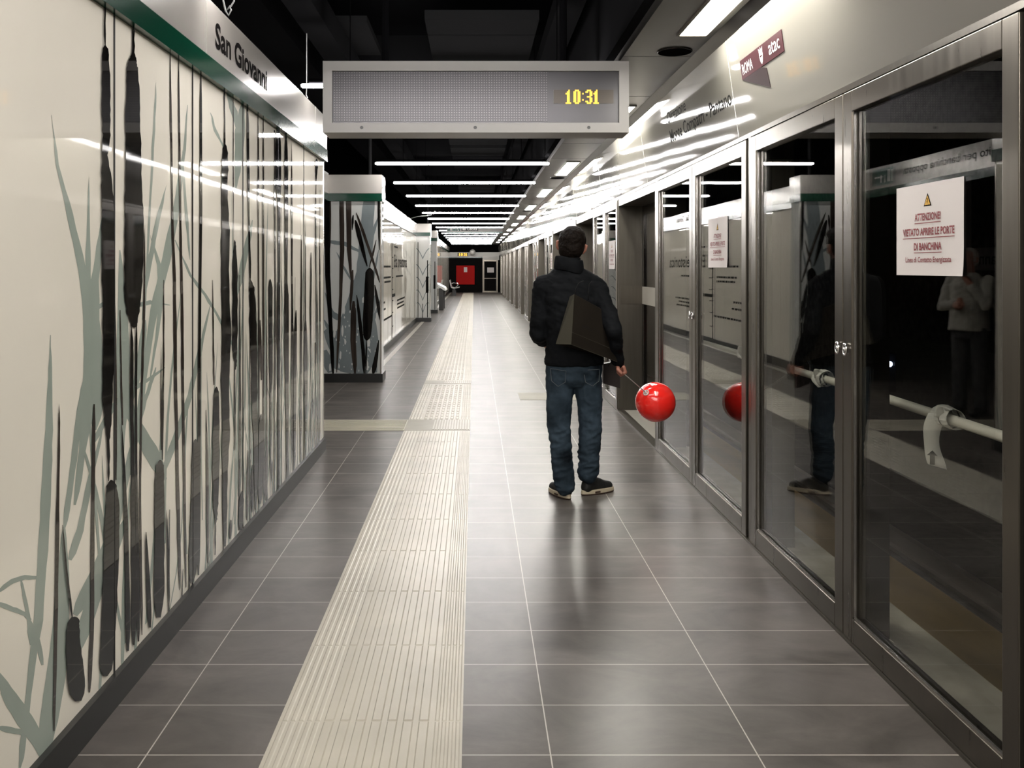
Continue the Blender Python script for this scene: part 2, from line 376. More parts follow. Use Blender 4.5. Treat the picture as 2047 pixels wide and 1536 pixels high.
# fans of fine leaves growing from the foot of the print
def fan(mb, rng, y0, y1, n, proj, mi, layer, hmin, hmax, wmin, wmax, lean):
    for i in range(n):
        layer = lay(0.0005); y = rng.uniform(y0, y1); h = rng.uniform(hmin, hmax); ln = rng.uniform(-lean, lean); w_ = rng.uniform(wmin, wmax)
        bend = rng.uniform(-0.08, 0.08); zb = 0.05 + rng.choice([0, 0, rng.uniform(0, 0.5)])
        L = []; R = []; K = 7
        for k in range(K):
            t = k / (K - 1); yy = y + ln * t + bend * math.sin(t * math.pi); ww = w_ * (0.55 + 1.2 * t) * (1 - t) ** 0.7 * 0.8 + 0.001
            zz = min(zb + h * t, 2.4)
            L.append(proj(yy - ww, zz, layer)); R.append(proj(yy + ww, zz, layer))
        mb.add(L + R, [(k, k + 1, K + k + 1, K + k) for k in range(K - 1)], mi)
pw = lambda y, z, l: Vector((XL + l, max(min(y, 7.46), 1.2), max(z, 0.05)))
fan(mu, rng, 2.9, 7.2, 62, pw, LEAF, 0.0016, 0.3, 1.15, 0.01, 0.028, 0.28)
fan(mu, rng, 4.6, 7.4, 34, pw, LEAF, 0.0018, 0.6, 1.9, 0.012, 0.035, 0.35)
blacks = [
 [(210,-20,3),(210,90,3),(211,100,12),(212,150,16),(212,220,18),(213,270,15),(210,310,11),(214,370,22),(216,430,24),(216,500,26),(217,560,26),(218,640,24),(217,720,22),(215,800,20),(216,850,12),(217,880,5),(218,962,4)],
 [(222,960,8),(223,972,20),(225,1000,26),(224,1060,30),(222,1130,30),(219,1210,30),(215,1290,28),(211,1352,26)],
 [(267,40,3),(267,105,5),(266,118,14),(264,135,22),(266,180,27),(265,240,29),(267,300,31),(267,380,34),(269,440,38),(268,520,38),(266,590,34),(266,622,26),(268,645,14),(268,655,10)],
 [(263,650,5),(264,800,6),(266,1000,7),(268,1120,10),(268,1290,12)],
 [(273,650,5),(272,800,4),(273,1000,5),(276,1150,6),(277,1283,7)],
 [(449,175,2),(449,285,2),(450,300,10),(450,330,13),(449,380,12),(451,460,16),(450,560,16),(453,670,18),(450,760,16),(452,860,16),(450,960,10),(450,1093,6)],
 [(470,480,2),(470,492,4),(470,520,9),(470,600,10),(470,700,10),(471,728,4),(470,740,2),(470,900,2)],
 [(402,145,4),(402,420,5),(399,700,5),(398,1000,6),(397,1150,6)],
 [(495,210,4),(497,400,4),(500,560,4),(503,575,10),(505,600,12),(506,650,14),(508,720,13),(509,800,11),(512,900,8),(512,1020,6)],
 [(556,258,13),(557,375,10),(558,400,5),(558,640,4),(557,970,4)],
 [(572,268,7),(573,420,7),(572,560,5),(573,590,8),(573,700,9),(574,800,6),(575,955,4)],
 [(633,318,5),(633,335,5),(632,352,3),(632,365,1),(631,893,1)],
 [(540,558,3),(541,575,8),(541,640,8),(541,700,7),(541,760,4),(541,995,2)],
 [(611,430,1),(611,640,2),(611,660,5),(611,720,8),(612,800,4),(611,915,2)],
 [(622,505,2),(622,560,3),(621,620,3),(622,700,1.5),(622,903,1)],
 [(592,620,2),(591,660,5),(590,760,6),(589,936,4)],
 [(321,920,6),(320,930,15),(319,960,18),(319,1100,20),(317,1235,22)],
 [(391,878,4),(391,892,12),(391,960,17),(389,1080,18),(384,1165,17)],
 [(433,773,4),(433,790,11),(432,900,14),(431,1000,12),(432,1035,5),(431,1050,2),(430,1110,2)],
 [(522,828,3),(522,850,8),(521,950,9),(520,1008,8)],
 [(484,982,3),(483,1000,9),(481,1060,9)],
 [(152,1234,16),(147,1248,24),(146,1280,28),(150,1330,33),(156,1402,34)],
 [(125,1050,3),(133,1140,4),(145,1240,5)],
 [(243,846,2),(248,930,4),(252,1040,8),(255,1170,9),(256,1302,10)],
 [(292,1064,3),(296,1160,8),(300,1255,9)],
 [(333,1020,2),(337,1120,4),(338,1212,4)],
 [(505,930,4),(504,1025,5)],[(462,1040,4),(460,1078,5)],
]
browns = [
 [(119,808,2),(118,900,4),(115,1050,7),(112,1250,7),(108,1462,6)],
 [(188,808,7),(186,1000,7),(184,1250,8),(179,1385,8)],
 [(228,500,2),(230,700,5),(232,960,7)],[(240,620,2),(243,760,3),(245,850,4)],
 [(357,108,3),(361,450,4),(364,600,5),(366,800,5),(372,1175,5)],
 [(340,95,3),(345,450,4),(349,560,6),(351,750,6),(356,1000,6),(360,1180,6)],
 [(385,120,1.5),(385,600,1.5)],
 [(328,560,2),(327,750,3),(325,920,3)],[(322,680,1),(323,900,3)],
 [(290,450,2),(288,640,4),(283,800,4),(280,1000,4),(284,1270,6)],
 [(516,228,3),(517,520,3),(518,1000,3)],[(526,235,3),(527,560,3),(528,1000,3)],
 [(549,260,3),(550,600,3),(549,980,3)],[(583,280,2),(584,600,3),(583,940,3)],
 [(603,470,2),(602,700,4),(601,925,4)],
 [(412,820,2),(414,900,4),(416,1125,5)],[(425,560,1.5),(427,700,3),(428,770,3)],
 [(466,180,1.5),(467,500,2)],[(479,550,2),(480,800,4),(478,1060,4)],
 [(640,380,1),(640,885,1.5)],[(520,640,3),(523,760,5)],[(533,600,1.5),(534,1000,3)],
 [(496,900,4),(494,1040,4)],[(533,900,6),(531,1000,7)],
]
for s_ in browns: stroke_px(mu, s_, pl, BRN, 0.0021, 5, 0.5, rng)
for s_ in blacks: stroke_px(mu, s_, pl, BLK, 0.0037, 5, 0.9 if s_[3 if len(s_) > 3 else 0][2] > 9 else 0.2, rng)
def stems(mb, rng, y0, y1, n, proj, layer, black=0.5, zt=(0.5, 2.35)):
    for i in range(n):
        layer = lay(0.0021); y = rng.uniform(y0, y1); t = rng.uniform(*zt); w_ = rng.uniform(0.003, 0.011)
        mi = BLK if rng.random() < black else BRN
        cat = rng.random() < 0.28; ln = rng.uniform(-0.05, 0.05); L = []; R = []; K = 12
        hb = rng.uniform(0.35, 0.8)
        for k in range(K):
            q = k / (K - 1); z = 0.05 + (t - 0.05) * q; ww = w_ * (1 - 0.5 * q)
            if cat and hb < q < hb + 0.3: ww = w_ + 0.02 * math.sin((q - hb) / 0.3 * math.pi) ** 0.4
            L.append(proj(y + ln * q - ww, z, layer)); R.append(proj(y + ln * q + ww, z, layer))
        mb.add(L + R, [(k, k + 1, K + k + 1, K + k) for k in range(K - 1)], mi)
stems(mu, rng, 5.0, 7.4, 26, pw, 0.0028, 0.55, (0.4, 2.2))
stems(mu, rng, 3.6, 7.4, 20, pw, 0.0028, 0.5, (0.2, 1.0))
mu.build('reed_print', ['leaf', 'reed', 'reed_brown'], wl, recalc=False, label='grey-green leaves and black cattails printed on the glass')
sm = MB()
for y in (2.26, 3.13, 4.0, 4.87, 5.74, 6.61): sm.box(XL, XL + 0.0056, y - 0.0012, y + 0.0012, 0.1, ZF0)
sm.build('panel_joint', 'seam', wl)
boxo('kickplate', 'kick', (XL, XL + 0.022, -5.9, 7.49, 0, 0.105), wl)
boxo('edge_trim', 'bead', (XL - 0.02, XL + 0.004, 7.47, 7.486, 0.1, ZF0), wl)
fs = MB().box(-1.9, -1.21, -5.9, 7.485, ZG, ZF1).build('fascia', 'fascia', wl, bevel=0.004)
boxo('green_band', 'green', (-1.9, -1.207, -5.9, 7.488, ZF0, ZG), wl)
sj = MB()
for y in (1.3, 4.11, 6.95): sj.box(-1.211, -1.2085, y - 0.0015, y + 0.0015, ZG, ZF1)
sj.build('fascia_joint', 'seam_light', wl)
text_mesh('San Giovanni', (-1.209, 4.25, 2.527), (0, 1, 0), (0, 0, 1), 1.06, 0.125, 'station_name', 'ink', wl, bold=0.028, label='dark station name San Giovanni')

# lintel across the side passage, with its sign
wp = boxo('wall_passage_lintel', 'fascia', (-2.05, -1.9, 7.48, 11.87, ZG, ZF1)); ident(wp, kind='structure')
boxo('green_band', 'green', (-2.05, -1.895, 7.48, 11.87, ZF0, ZG), wp)
text_mesh('Transito per banchina opposta', (-1.899, 8.3, 2.55), (0, 1, 0), (0, 0, 1), 2.2, 0.115, 'sign_lettering', 'ink', wp, bold=0.01)
boxo('pictogram_plate', 'exitgreen', (-1.9, -1.896, 10.75, 11.25, 2.5, 2.7), wp)
pt = MB().box(-1.896, -1.894, 10.8, 10.86, 2.53, 2.67).box(-1.896, -1.894, 11.0, 11.03, 2.53, 2.62).box(-1.896, -1.894, 11.05, 11.18, 2.59, 2.61)
pt.build('pictogram', 'white', wp)

# the far side of the station seen through the passage
fw = boxo('wall_opposite', 'darkwall', (-6.2, -6.0, 6, 40, 0, 2.2)); ident(fw, kind='structure')
nb = empty('station_name_board', (-5.98, 15.2, 1.6), 'white name board San Giovanni on the opposite platform wall, seen only in the glass', 'sign')
boxo('board', 'fascia', (-5.985, -5.95, 14.0, 16.6, 1.45, 1.85), nb)
text_mesh('San Giovanni', (-5.948, 14.3, 1.55), (0, 1, 0), (0, 0, 1), 2.0, 0.22, 'lettering', 'ink', nb, bold=0.012)

# ------------------------------------------------------------------ columns and recessed walls
def column(y0, y1, xl, label, art_seed, art=None):
    c = empty('pillar', (-1.4, y0, 0), label, 'pillar', None)
    boxo('cladding', 'col_glass', (xl, XL + 0.02, y0 + 0.02, y1, 0.1, ZF0), c)
    boxo('kickplate', 'kick', (xl, XL + 0.045, y0, y1 + 0.01, 0, 0.115), c)
    boxo('fascia', 'fascia', (xl, -1.2, y0 - 0.012, y1 + 0.01, ZG, 2.71), c, bevel=0.004)
    boxo('green_band', 'green', (xl, -1.2, y0 - 0.014, y1 + 0.012, ZF0 - 0.005, ZG), c)
    boxo('edge_trim', 'bead', (XL + 0.012, XL + 0.03, y0 + 0.01, y0 + 0.03, 0.115, ZF0), c)
    mb = MB(); rg = random.Random(art_seed)
    if art: art(mb, rg, y0)
    else:
        pf = lambda x, z, l: Vector((max(min(x, XL), xl), y0 + 0.02 - l, z))
        # arching leaves either side of a stem, and one cattail
        x_m = (xl + XL) / 2
        for k, z in enumerate((0.25, 0.6, 0.95, 1.3, 1.75)):
            for sgn in (-1, 1):
                L = []; R = []
                for j in range(9):
                    t = j / 8; x = x_m + sgn * t * (0.19 + 0.02 * k); zz = z + 0.28 * math.sin(t * 2.1); ww = 0.022 * (1 - t) + 0.006
                    L.append(pf(x, zz + ww, 0.001 + k * 0.0003 + (0.0001 if sgn > 0 else 0))); R.append(pf(x, zz - ww, 0.001 + k * 0.0003 + (0.0001 if sgn > 0 else 0)))
                mb.add(L + R, [(j, j + 1, 10 + j, 9 + j) for j in range(8)], 0)
        for x, a, b, w1 in ((XL - 0.05, 0.12, 1.7, 0.012), (XL - 0.06, 0.8, 1.25, 0.035), (xl + 0.05, 0.12, 2.2, 0.01), (x_m, 0.1, 0.5, 0.008)):
            mb.box(x - w1, x + w1, y0 + 0.017, y0 + 0.0185, a, b, 1)
    mb.build('reed_print', ['leaf_grey', 'reed', 'reed_brown'], c, recalc=False)
    return c

def art1(mb, rg, y0):
    def pf(u, v, l):
        y = y0 + 0.02 - l; p = W(u, v, y); p.x = max(min(p.x, XL + 0.02), -2.05); p.z = max(min(p.z, ZF0), 0.1); return p
    G = [[(738,340,24),(738,399,24),(732,480,26),(722,545,20),(712,600,34),(704,640,44),(692,690,54),(676,740,46)],
         [(648,482,7),(690,488,8),(722,505,6)],[(672,503,2),(690,540,4),(716,582,4),(735,600,4)],
         [(757,500,3),(745,560,6),(730,600,14),(722,660,20),(728,745,22)],
         [(650,585,3),(662,625,10),(680,640,14)],[(648,640,6),(668,680,10),(700,745,10)],
         [(760,600,4),(740,660,8),(752,745,12)],[(690,745,6),(720,700,6),(757,690,5)],[(700,690,5),(730,745,6)],
         [(650,700,16),(660,745,22)],[(742,620,10),(750,680,14),(748,745,10)],[(714,565,12),(706,600,20)], [(650,660,20),(690,700,60),(740,740,60)], [(752,590,8),(730,640,30),(700,700,50),(690,745,60)], [(757,430,4),(745,470,6),(735,540,10),(715,600,12)]]
    Bn = [[(683,340,9),(683,399,9),(684,500,9),(681,590,6),(673,745,5)],[(697,340,11),(697,399,11),(698,500,9),(702,560,4)],[(712,425,4),(728,470,6),(745,520,5),(759,565,4)],
          [(752,480,2),(745,510,4),(738,535,2)],[(705,540,8),(700,620,5)],[(707,602,12),(706,680,11),(710,748,9)],[(652,340,20),(652,399,20),(655,520,14)]]
    Bk = [[(653,340,12),(653,399,12),(655,550,10),(661,650,8),(666,748,8)],[(710,440,6),(716,462,9),(724,495,8),(734,533,4)],
          [(739,536,8),(739,545,17),(738,590,20),(735,640,20),(734,670,16),(733,681,8)],[(757,340,5),(757,399,5),(758,500,4)],
          [(713,590,3),(719,640,7),(726,700,7),(728,748,6)],[(749,570,4),(756,610,7),(760,640,5)],[(757,680,3),(752,715,8),(746,748,11)],
          [(706,430,5),(704,460,3)],[(733,681,3),(731,748,4)]]
    for s_ in G: stroke_px(mb, s_, pf, 0, 0.0006, 4, 0.7, rg)
    for s_ in Bn: stroke_px(mb, s_, pf, 2, 0.0021, 4, 0.3, rg)
    for s_ in Bk: stroke_px(mb, s_, pf, 1, 0.0037, 4, 0.3, rg)
    for i in range(90):                               # pale gaps and seed flecks showing through the grey
        big = i % 5 == 0; u = rg.uniform(655, 757); v = rg.uniform(600 if big else 580, 742)
        p = pf(u, v, 0.0019 + i * 0.000002); r = rg.uniform(0.03, 0.06) if big else rg.uniform(0.006, 0.015)
        mb.add([p + Vector((math.cos(a) * r * (0.35 if big else 0.6) * rg.uniform(0.6, 1.2), 0, math.sin(a) * r * rg.uniform(0.8, 1.5))) for a in [k * math.pi / 4 for k in range(8)]], [tuple(range(8))], 3)
c1 = column(11.87, 12.27, -2.05, 'wide glass pillar with a large black cattail print, just beyond the side passage', 1, art1)
for ch in c1.children:
    if ch.name.startswith('reed_print'): ch.data.materials.append(M['col_glass'])
    if ch.name.startswith('cladding'): pass
column(25.1, 25.5, -1.6, 'glass pillar with arching grey leaves, at the far end of the white exhibit wall', 2)
column(29.8, 30.2, -2.05, 'narrow glass pillar just in front of the perch seat', 3)

def recess(name, y0, y1, x):
    wl2 = boxo(name, 'wall_glass', (x - 0.35, x, y0, y1, 0.0, ZF0)); ident(wl2, kind='structure')
    boxo('kickplate', 'kick', (x, x + 0.02, y0, y1, 0, 0.12), wl2)
    boxo('fascia', 'fascia', (x - 0.35, x + 0.03, y0, y1, ZG, 2.70), wl2, bevel=0.004)
    boxo('green_band', 'green', (x - 0.35, x + 0.033, y0, y1, ZF0, ZG), wl2)
    s_ = MB(); y = y0 + 1.5
    while y < y1: s_.box(x, x + 0.002, y - 0.002, y + 0.002, 0.12, ZF0); y += 1.55
    s_.build('panel_joint', 'seam_light', wl2)
    return wl2
w2 = recess('wall_left_exhibit', 12.27, 25.1, -1.6)
x = -1.598
text_mesh('Età preistorica', (x, 18.2, 1.42), (0, 1, 0), (0, 0, 1), 3.4, 0.34, 'exhibit_title', 'ink_grey', w2, bold=0.01)
text_mesh('San Giovanni', (-1.569, 19.6, 2.51), (0, 1, 0), (0, 0, 1), 1.2, 0.13, 'station_name', 'ink', w2, bold=0.01)
mp = MB().box(x, x + 0.003, 17.66, 17.74, 0.12, 2.0)
for z in (0.35, 0.62, 0.85, 1.07, 1.3, 1.48, 1.7): mp.box(x, x + 0.003, 17.74, 17.95, z - 0.008, z + 0.008)
mp.box(x, x + 0.003, 17.74, 18.4, 0.92, 0.98)
for (a, b, z) in ((16.0, 17.4, 1.5), (16.1, 17.4, 1.3), (16.2, 17.4, 1.22), (15.6, 16.3, 0.86), (15.7, 16.4, 0.74), (15.4, 17.6, 0.55), (18.9, 20.9, 0.8), (18.9, 20.6, 0.72), (18.9, 20.8, 0.64), (18.6, 20.4, 1.3), (18.2, 19.0, 1.9)):
    y = a
    while y < b:
        L_ = rng.uniform(0.06, 0.2); mp.box(x, x + 0.002, y, min(y + L_, b), z, z + 0.035); y += L_ + 0.04
mp.build('exhibit_chart', 'ink_grey', w2)
boxo('floor_strip', 'strip', (-1.46, -1.375, 12.3, 25.1, 0.0, 0.004), w2)
w3 = recess('wall_left_far', 30.2, YEND, -1.5)
boxo('floor_strip', 'strip', (-1.42, -1.34, 30.2, YEND, 0.0, 0.004), w3)
wp2 = boxo('wall_far_passage_lintel', 'fascia', (-2.05, -1.9, 25.5, 29.8, ZG, ZF1)); ident(wp2, kind='structure')

# ------------------------------------------------------------------ tactile paving
TX0, TX1 = -0.645, -0.038
tp = empty('tactile_paving', (-0.34, 5, 0), 'cream ribbed tactile paving strip running along the platform', 'paving')
boxo('base_slab', 'tactile', (TX0, TX1, -2, YEND - 0.3, 0.0, 0.004), tp)
rb = MB()
def rib(x0, x1, y0, y1, h=0.0035, z=0.004):
    rb.add([(x0, y0, z), (x1, y0, z), (x1, y1, z), (x0, y1, z), (x0 + 0.004, y0 + 0.006, z + h), (x1 - 0.004, y0 + 0.006, z + h), (x1 - 0.004, y1 - 0.006, z + h), (x0 + 0.004, y1 - 0.006, z + h)],
           [(0, 1, 5, 4), (1, 2, 6, 5), (2, 3, 7, 6), (3, 0, 4, 7), (4, 5, 6, 7)])
wide = [TX0 + 0.15 + k * 0.052 for k in range(7)]
y = 1.2; seg = 0.6
while y < 8.3:
    for xx in wide: rib(xx, xx + 0.034, y, min(y + seg - 0.004, 8.33))
    for k in range(5): rib(TX0 + 0.012 + k * 0.027, TX0 + 0.03 + k * 0.027, y, min(y + seg - 0.004, 8.33), 0.0016)
    for k in range(4): rib(TX1 - 0.092 + k * 0.023, TX1 - 0.076 + k * 0.023, y, min(y + seg - 0.004, 8.33), 0.002)
    y += seg
y = 8.97
while y < 53.5:
    if 11.6 < y < 12.0: y = 12.15
    for xx in wide[:]: rib(xx, xx + 0.03, y, y + (0.12 if y < 30 else 0.2), 0.0045)
    if y < 20:
        for k in range(4): rib(TX1 - 0.092 + k * 0.023, TX1 - 0.076 + k * 0.023, y, y + 0.15, 0.002)
        for k in range(4): rib(TX0 + 0.012 + k * 0.03, TX0 + 0.03 + k * 0.03, y, y + 0.15, 0.002)
    y += 0.16 if y < 30 else 0.3
rb.build('rib_field', 'tactile', tp)
for (ya, yb) in ((8.38, 8.93), (11.72, 12.03)):
    pad = boxo('warning_pad', 'tactile_dark', (TX0, TX1, ya - 0.02, yb + 0.02, 0.004, 0.0055), tp); pr = MB()
    for k in range(14): pr.box(TX0 + 0.26 + k * 0.025, TX0 + 0.272 + k * 0.025, ya, yb, 0.0055, 0.0085)
    pr.build('pad_rib_field', 'tactile', pad)
tc = empty('tactile_paving', (-2, 8.65, 0), 'cream tactile branch crossing the dark tiles into the side passage', 'paving')
boxo('base_slab', 'tactile', (-5.5, TX0, 8.36, 8.95, 0.0, 0.004), tc)
rb = MB()
for k in range(9): rb.box(-5.5, TX0 - 0.01, 8.40 + k * 0.06, 8.43 + k * 0.06, 0.004, 0.008)
rb.build('rib_field', 'tactile', tc)
ident(boxo('floor_hatch', 'tactile_dark', (0.52, 1.35, 10.3, 10.9, 0.0, 0.0025)), 'pale flush access cover in the floor beyond the man', 'floor cover')

# ------------------------------------------------------------------ right side: glazed screen along the track
ident(boxo('wall_right', 'steel', (XR, XR + 0.06, -5.9, 2.49, 0, 2.22)), kind='structure')
fr = MB().add([(XR, -5.9, 2.235), (XR, YEND, 2.235), (XR - 0.078, YEND, 2.79), (XR - 0.078, -5.9, 2.79), (XR + 0.3, -5.9, 2.235), (XR + 0.3, YEND, 2.235), (XR + 0.3, YEND, 2.79), (XR + 0.3, -5.9, 2.79)],
              [(0, 1, 2, 3), (4, 7, 6, 5), (0, 4, 5, 1), (3, 2, 6, 7), (0, 3, 7, 4), (1, 5, 6, 2)]).build('trim_1', 'screen_fascia'); ident(fr, kind='structure')
sj = MB()
y = -3.0
while y < YEND:
    sj.prism([(XR - 0.0015, y - 0.002, 2.236), (XR - 0.0795, y - 0.002, 2.79), (XR - 0.06, y - 0.002, 2.79), (XR + 0.01, y - 0.002, 2.236)], (0, 0.004, 0)); y += 2.73
sj.build('fascia_joint', 'seam_light', fr)
boxo('lower_lip', 'steel_dark', (XR - 0.006, XR + 0.08, -5.9, YEND, 2.212, 2.236), fr)
def on_fascia(z): return XR - 0.001 - 0.078 * (z - 2.235) / 0.555
FUP = (-0.078, 0, 0.555)
text_mesh('Direzione', (on_fascia(2.585), 6.85, 2.585), (0, -1, 0), FUP, 0.58, 0.08, 'lettering', 'ink_grey', fr, bold=0.004)
text_mesh('Monte Compatri - Pantano', (on_fascia(2.41), 6.85, 2.41), (0, -1, 0), FUP, 1.62, 0.12, 'lettering', 'ink_grey', fr, bold=0.008)
# maroon transport emblem: a folded ribbon with lettering
em = empty('operator_emblem', (XR, 4.7, 2.6), 'maroon folded ribbon emblem with white lettering on the cream fascia', 'emblem')
def fp(y, z, d=0.0): return (on_fascia(z - 0.028) - 0.0015 - d, y - 0.045, z - 0.028)
MB().prism([fp(4.35, 2.552), fp(5.02, 2.552), fp(5.02, 2.655), fp(4.35, 2.655)], (-0.002, 0, 0)).build('ribbon', ['maroon'], em)
MB().prism([fp(5.02, 2.552), fp(4.70, 2.552), fp(4.62, 2.532), fp(4.60, 2.43)], (-0.0015, 0, 0)).build('ribbon_fold', ['maroon_dark'], em)
text_mesh('ROMA', fp(4.99, 2.572, 0.0025), (0, -1, 0), FUP, 0.175, 0.058, 'lettering', 'white', em)
text_mesh('atac', fp(4.55, 2.578, 0.0025), (0, -1, 0), FUP, 0.16, 0.056, 'lettering', 'white', em, bold=0.002)
cr = MB(); yc = 4.67
cr.add([fp(yc + a * 0.032, 2.562 + b * 0.085, 0.0028) for a, b in ((0.5, 0.15), (0.9, 0.5), (0.8, 0.72), (1, 1), (0.3, 0.85), (0, 1.02), (-0.3, 0.85), (-1, 1), (-0.8, 0.72), (-0.9, 0.5), (-0.5, 0.15), (0, 0))], [tuple(range(12))])
cr.build('crest', 'white', em)
MB().prism([fp(yc - 0.02, 2.6, 0.003), fp(yc + 0.02, 2.6, 0.003), fp(yc + 0.02, 2.606, 0.003), fp(yc - 0.02, 2.606, 0.003)], (-0.001, 0, 0)).build('crest_bar', 'maroon', em)

# soffit with recessed lamps, between the black ceiling and the fascia
ZS = 2.86
so = MB().box(0.96, 1.40, -5.9, YEND, ZS, ZS + 0.06).build('trim_2', 'soffit'); ident(so, kind='structure')
MB().prism([(1.40, -5.9, ZS), (1.45, -5.9, 2.792), (1.6, -5.9, 2.792), (1.6, -5.9, ZS + 0.05), (1.40, -5.9, ZS + 0.05)], (0, YEND + 5.9, 0)).build('groove', 'groove', so)
sj = MB(); y = 0.4
while y < YEND: sj.box(0.96, 1.40, y - 0.003, y + 0.003, ZS - 0.001, ZS + 0.001); y += 1.366
sj.build('soffit_joint', 'seam', so)
ident(boxo('trim_3', 'duct', (0.9, 2.3, -5.9, YEND, ZS + 0.06, 4.0)), kind='structure')
ident(boxo('trim_4', 'black', (1.82, 1.95, -5.9, YEND, 2.3, 4.0)), kind='structure')
SPK = []
k = 0; idx = 0
lamp_src = None
for k in range(-2, 12):
    yf = 5.30 + 4.04 * k
    if k <= -1: lab = 'recessed rectangular lamp in the soffit behind the camera, out of the picture'
    elif k == 0: lab = 'nearest recessed white lamp panel in the grey soffit, above the maroon emblem'
    else: lab = '%s recessed lamp panel along the grey soffit beyond the hanging clock display' % ORD[k - 1]
    if lamp_src is None:
        t = empty('recessed_lamp', (1.29, yf - 0.85, ZS), lab, 'ceiling lamp', 'recessed lamps in the soffit')
        boxo('diffuser', 'lamp', (1.195, 1.35, yf - 1.7, yf, ZS - 0.006, ZS - 0.001), t)
        MB().box(1.182, 1.195, yf - 1.713, yf + 0.013, ZS - 0.012, ZS).box(1.35, 1.363, yf - 1.713, yf + 0.013, ZS - 0.012, ZS).box(1.195, 1.35, yf, yf + 0.013, ZS - 0.012, ZS).box(1.195, 1.35, yf - 1.713, yf - 1.7, ZS - 0.012, ZS).build('frame', 'steel_dark', t)
        lamp_src = t
    else:
        t = copy_tree(lamp_src); t.location = (1.29, yf - 0.85, ZS); t['label'] = lab
def disc(cx, cy, z, r, n=28):
    return [(cx + r * math.cos(a), cy + r * math.sin(a), z) for a in [i * 2 * math.pi / n for i in range(n)]]
sp_src = None
for k in range(0, 6):
    yy = 5.72 + 4.04 * k * 2
    if sp_src is None:
        sp_ = empty('speaker_grille', (1.26, yy, ZS), 'x', 'speaker', 'round speakers in the soffit')
        MB().prism(disc(1.26, yy, ZS - 0.008, 0.105), (0, 0, 0.008)).build('grille', 'black', sp_)
        MB().tube([(1.26 + 0.105 * math.cos(a), yy + 0.105 * math.sin(a), ZS - 0.004) for a in [i * math.pi / 16 for i in range(33)]], 0.005, 6).build('rim', 'groove', sp_)
        sp_src = sp_
    else:
        sp_ = copy_tree(sp_src); sp_.location = (1.26, yy, ZS)
    sp_['label'] = ('round dark speaker grille beside the nearest soffit lamp' if k == 0 else '%s round speaker grille along the soffit beyond the display' % ORD[k - 1])

# screen door leaves
def pane_leaf(y0, y1, label, ring_side=None, cat='glass door', group='hinged glass leaves of the platform screen', ringz=1.17):
    t = empty('glass_door', (XR, (y0 + y1) / 2, 0), label, cat, group)
    sw = min(0.085, (y1 - y0) * 0.1)
    f = MB()
    x0, x1 = XR - 0.012, XR + 0.045
    f.box(x0, x1, y0 + 0.004, y0 + sw, 0.012, 2.205).box(x0, x1, y1 - sw, y1 - 0.004, 0.012, 2.205)
    f.box(x0, x1, y0 + sw, y1 - sw, 0.012, 0.105).box(x0, x1, y0 + sw, y1 - sw, 2.12, 2.205)
    f.build('frame', 'steel', t, bevel=0.003)
    b = MB(); q = 0.008
    b.box(x0 + 0.006, x0 + 0.016, y1 - sw - q, y1 - sw, 0.105, 2.12).box(x0 + 0.006, x0 + 0.016, y0 + sw, y1 - sw, 0.105, 0.105 + q)
    b.box(x0 + 0.006, x0 + 0.016, y0 + sw, y0 + sw + q * 0.6, 0.105, 2.12)
    b.build('glazing_bead', 'bead', t)
    boxo('glass_pane', 'glass', (XR + 0.01, XR + 0.018, y0 + sw, y1 - sw, 0.1, 2.125), t)
    if ring_side is not None:
        yy = y0 + sw * 0.45 if ring_side < 0 else y1 - sw * 0.45
        r = MB(); r.tube([(x0 - 0.008, yy + 0.017 * math.cos(a), ringz + 0.022 * math.sin(a)) for a in [i * math.pi / 10 for i in range(21)]], 0.0045, 8)
        r.tube([(x0, yy, ringz), (x0 - 0.012, yy, ringz)], 0.009, 12)
        r.build('ring_lock', 'chrome', t, smooth=True)
    return t
pane_leaf(2.50, 3.70, 'nearest full-height glass door at right, with a large readable warning sheet', 1)
pane_leaf(3.70, 4.93, 'glass door second from the right edge, reflecting the man with no sheet on it', -1)
pane_leaf(5.02, 6.26, 'glass door behind the balloon reflection, with a warning sheet near its top', 1)
pane_leaf(6.26, 7.50, 'glass door directly behind the red balloon, beside the steel door recess', -1)
for i, (yy, lb) in enumerate(((4.975, 'slim steel post between the two nearest pairs of glass doors'), (7.525, 'slim steel post at the near edge of the first sliding door recess'))):
    t = ident(boxo('screen_post', 'steel', (XR - 0.004, XR + 0.07, yy - 0.024, yy + 0.024, 0, 2.212)), lb, 'post')
bp_ = ident(boxo('support_post', 'steel_dark', (XR + 0.08, XR + 0.2, 4.86, 5.02, 0, 2.3)), 'broad grey support post behind the glass, right of the reflected balloon', 'post')
t = ident(boxo('support_post', 'groove', (XR + 0.08, XR + 0.16, 3.66, 3.84, 0, 2.3)), 'dark narrow support post behind the nearest glass door frame', 'post')
sill = ident(boxo('trim_5', 'steel_dark', (XR - 0.02, XR + 0.06, -5.9, YEND, 0, 0.011)), kind='structure')

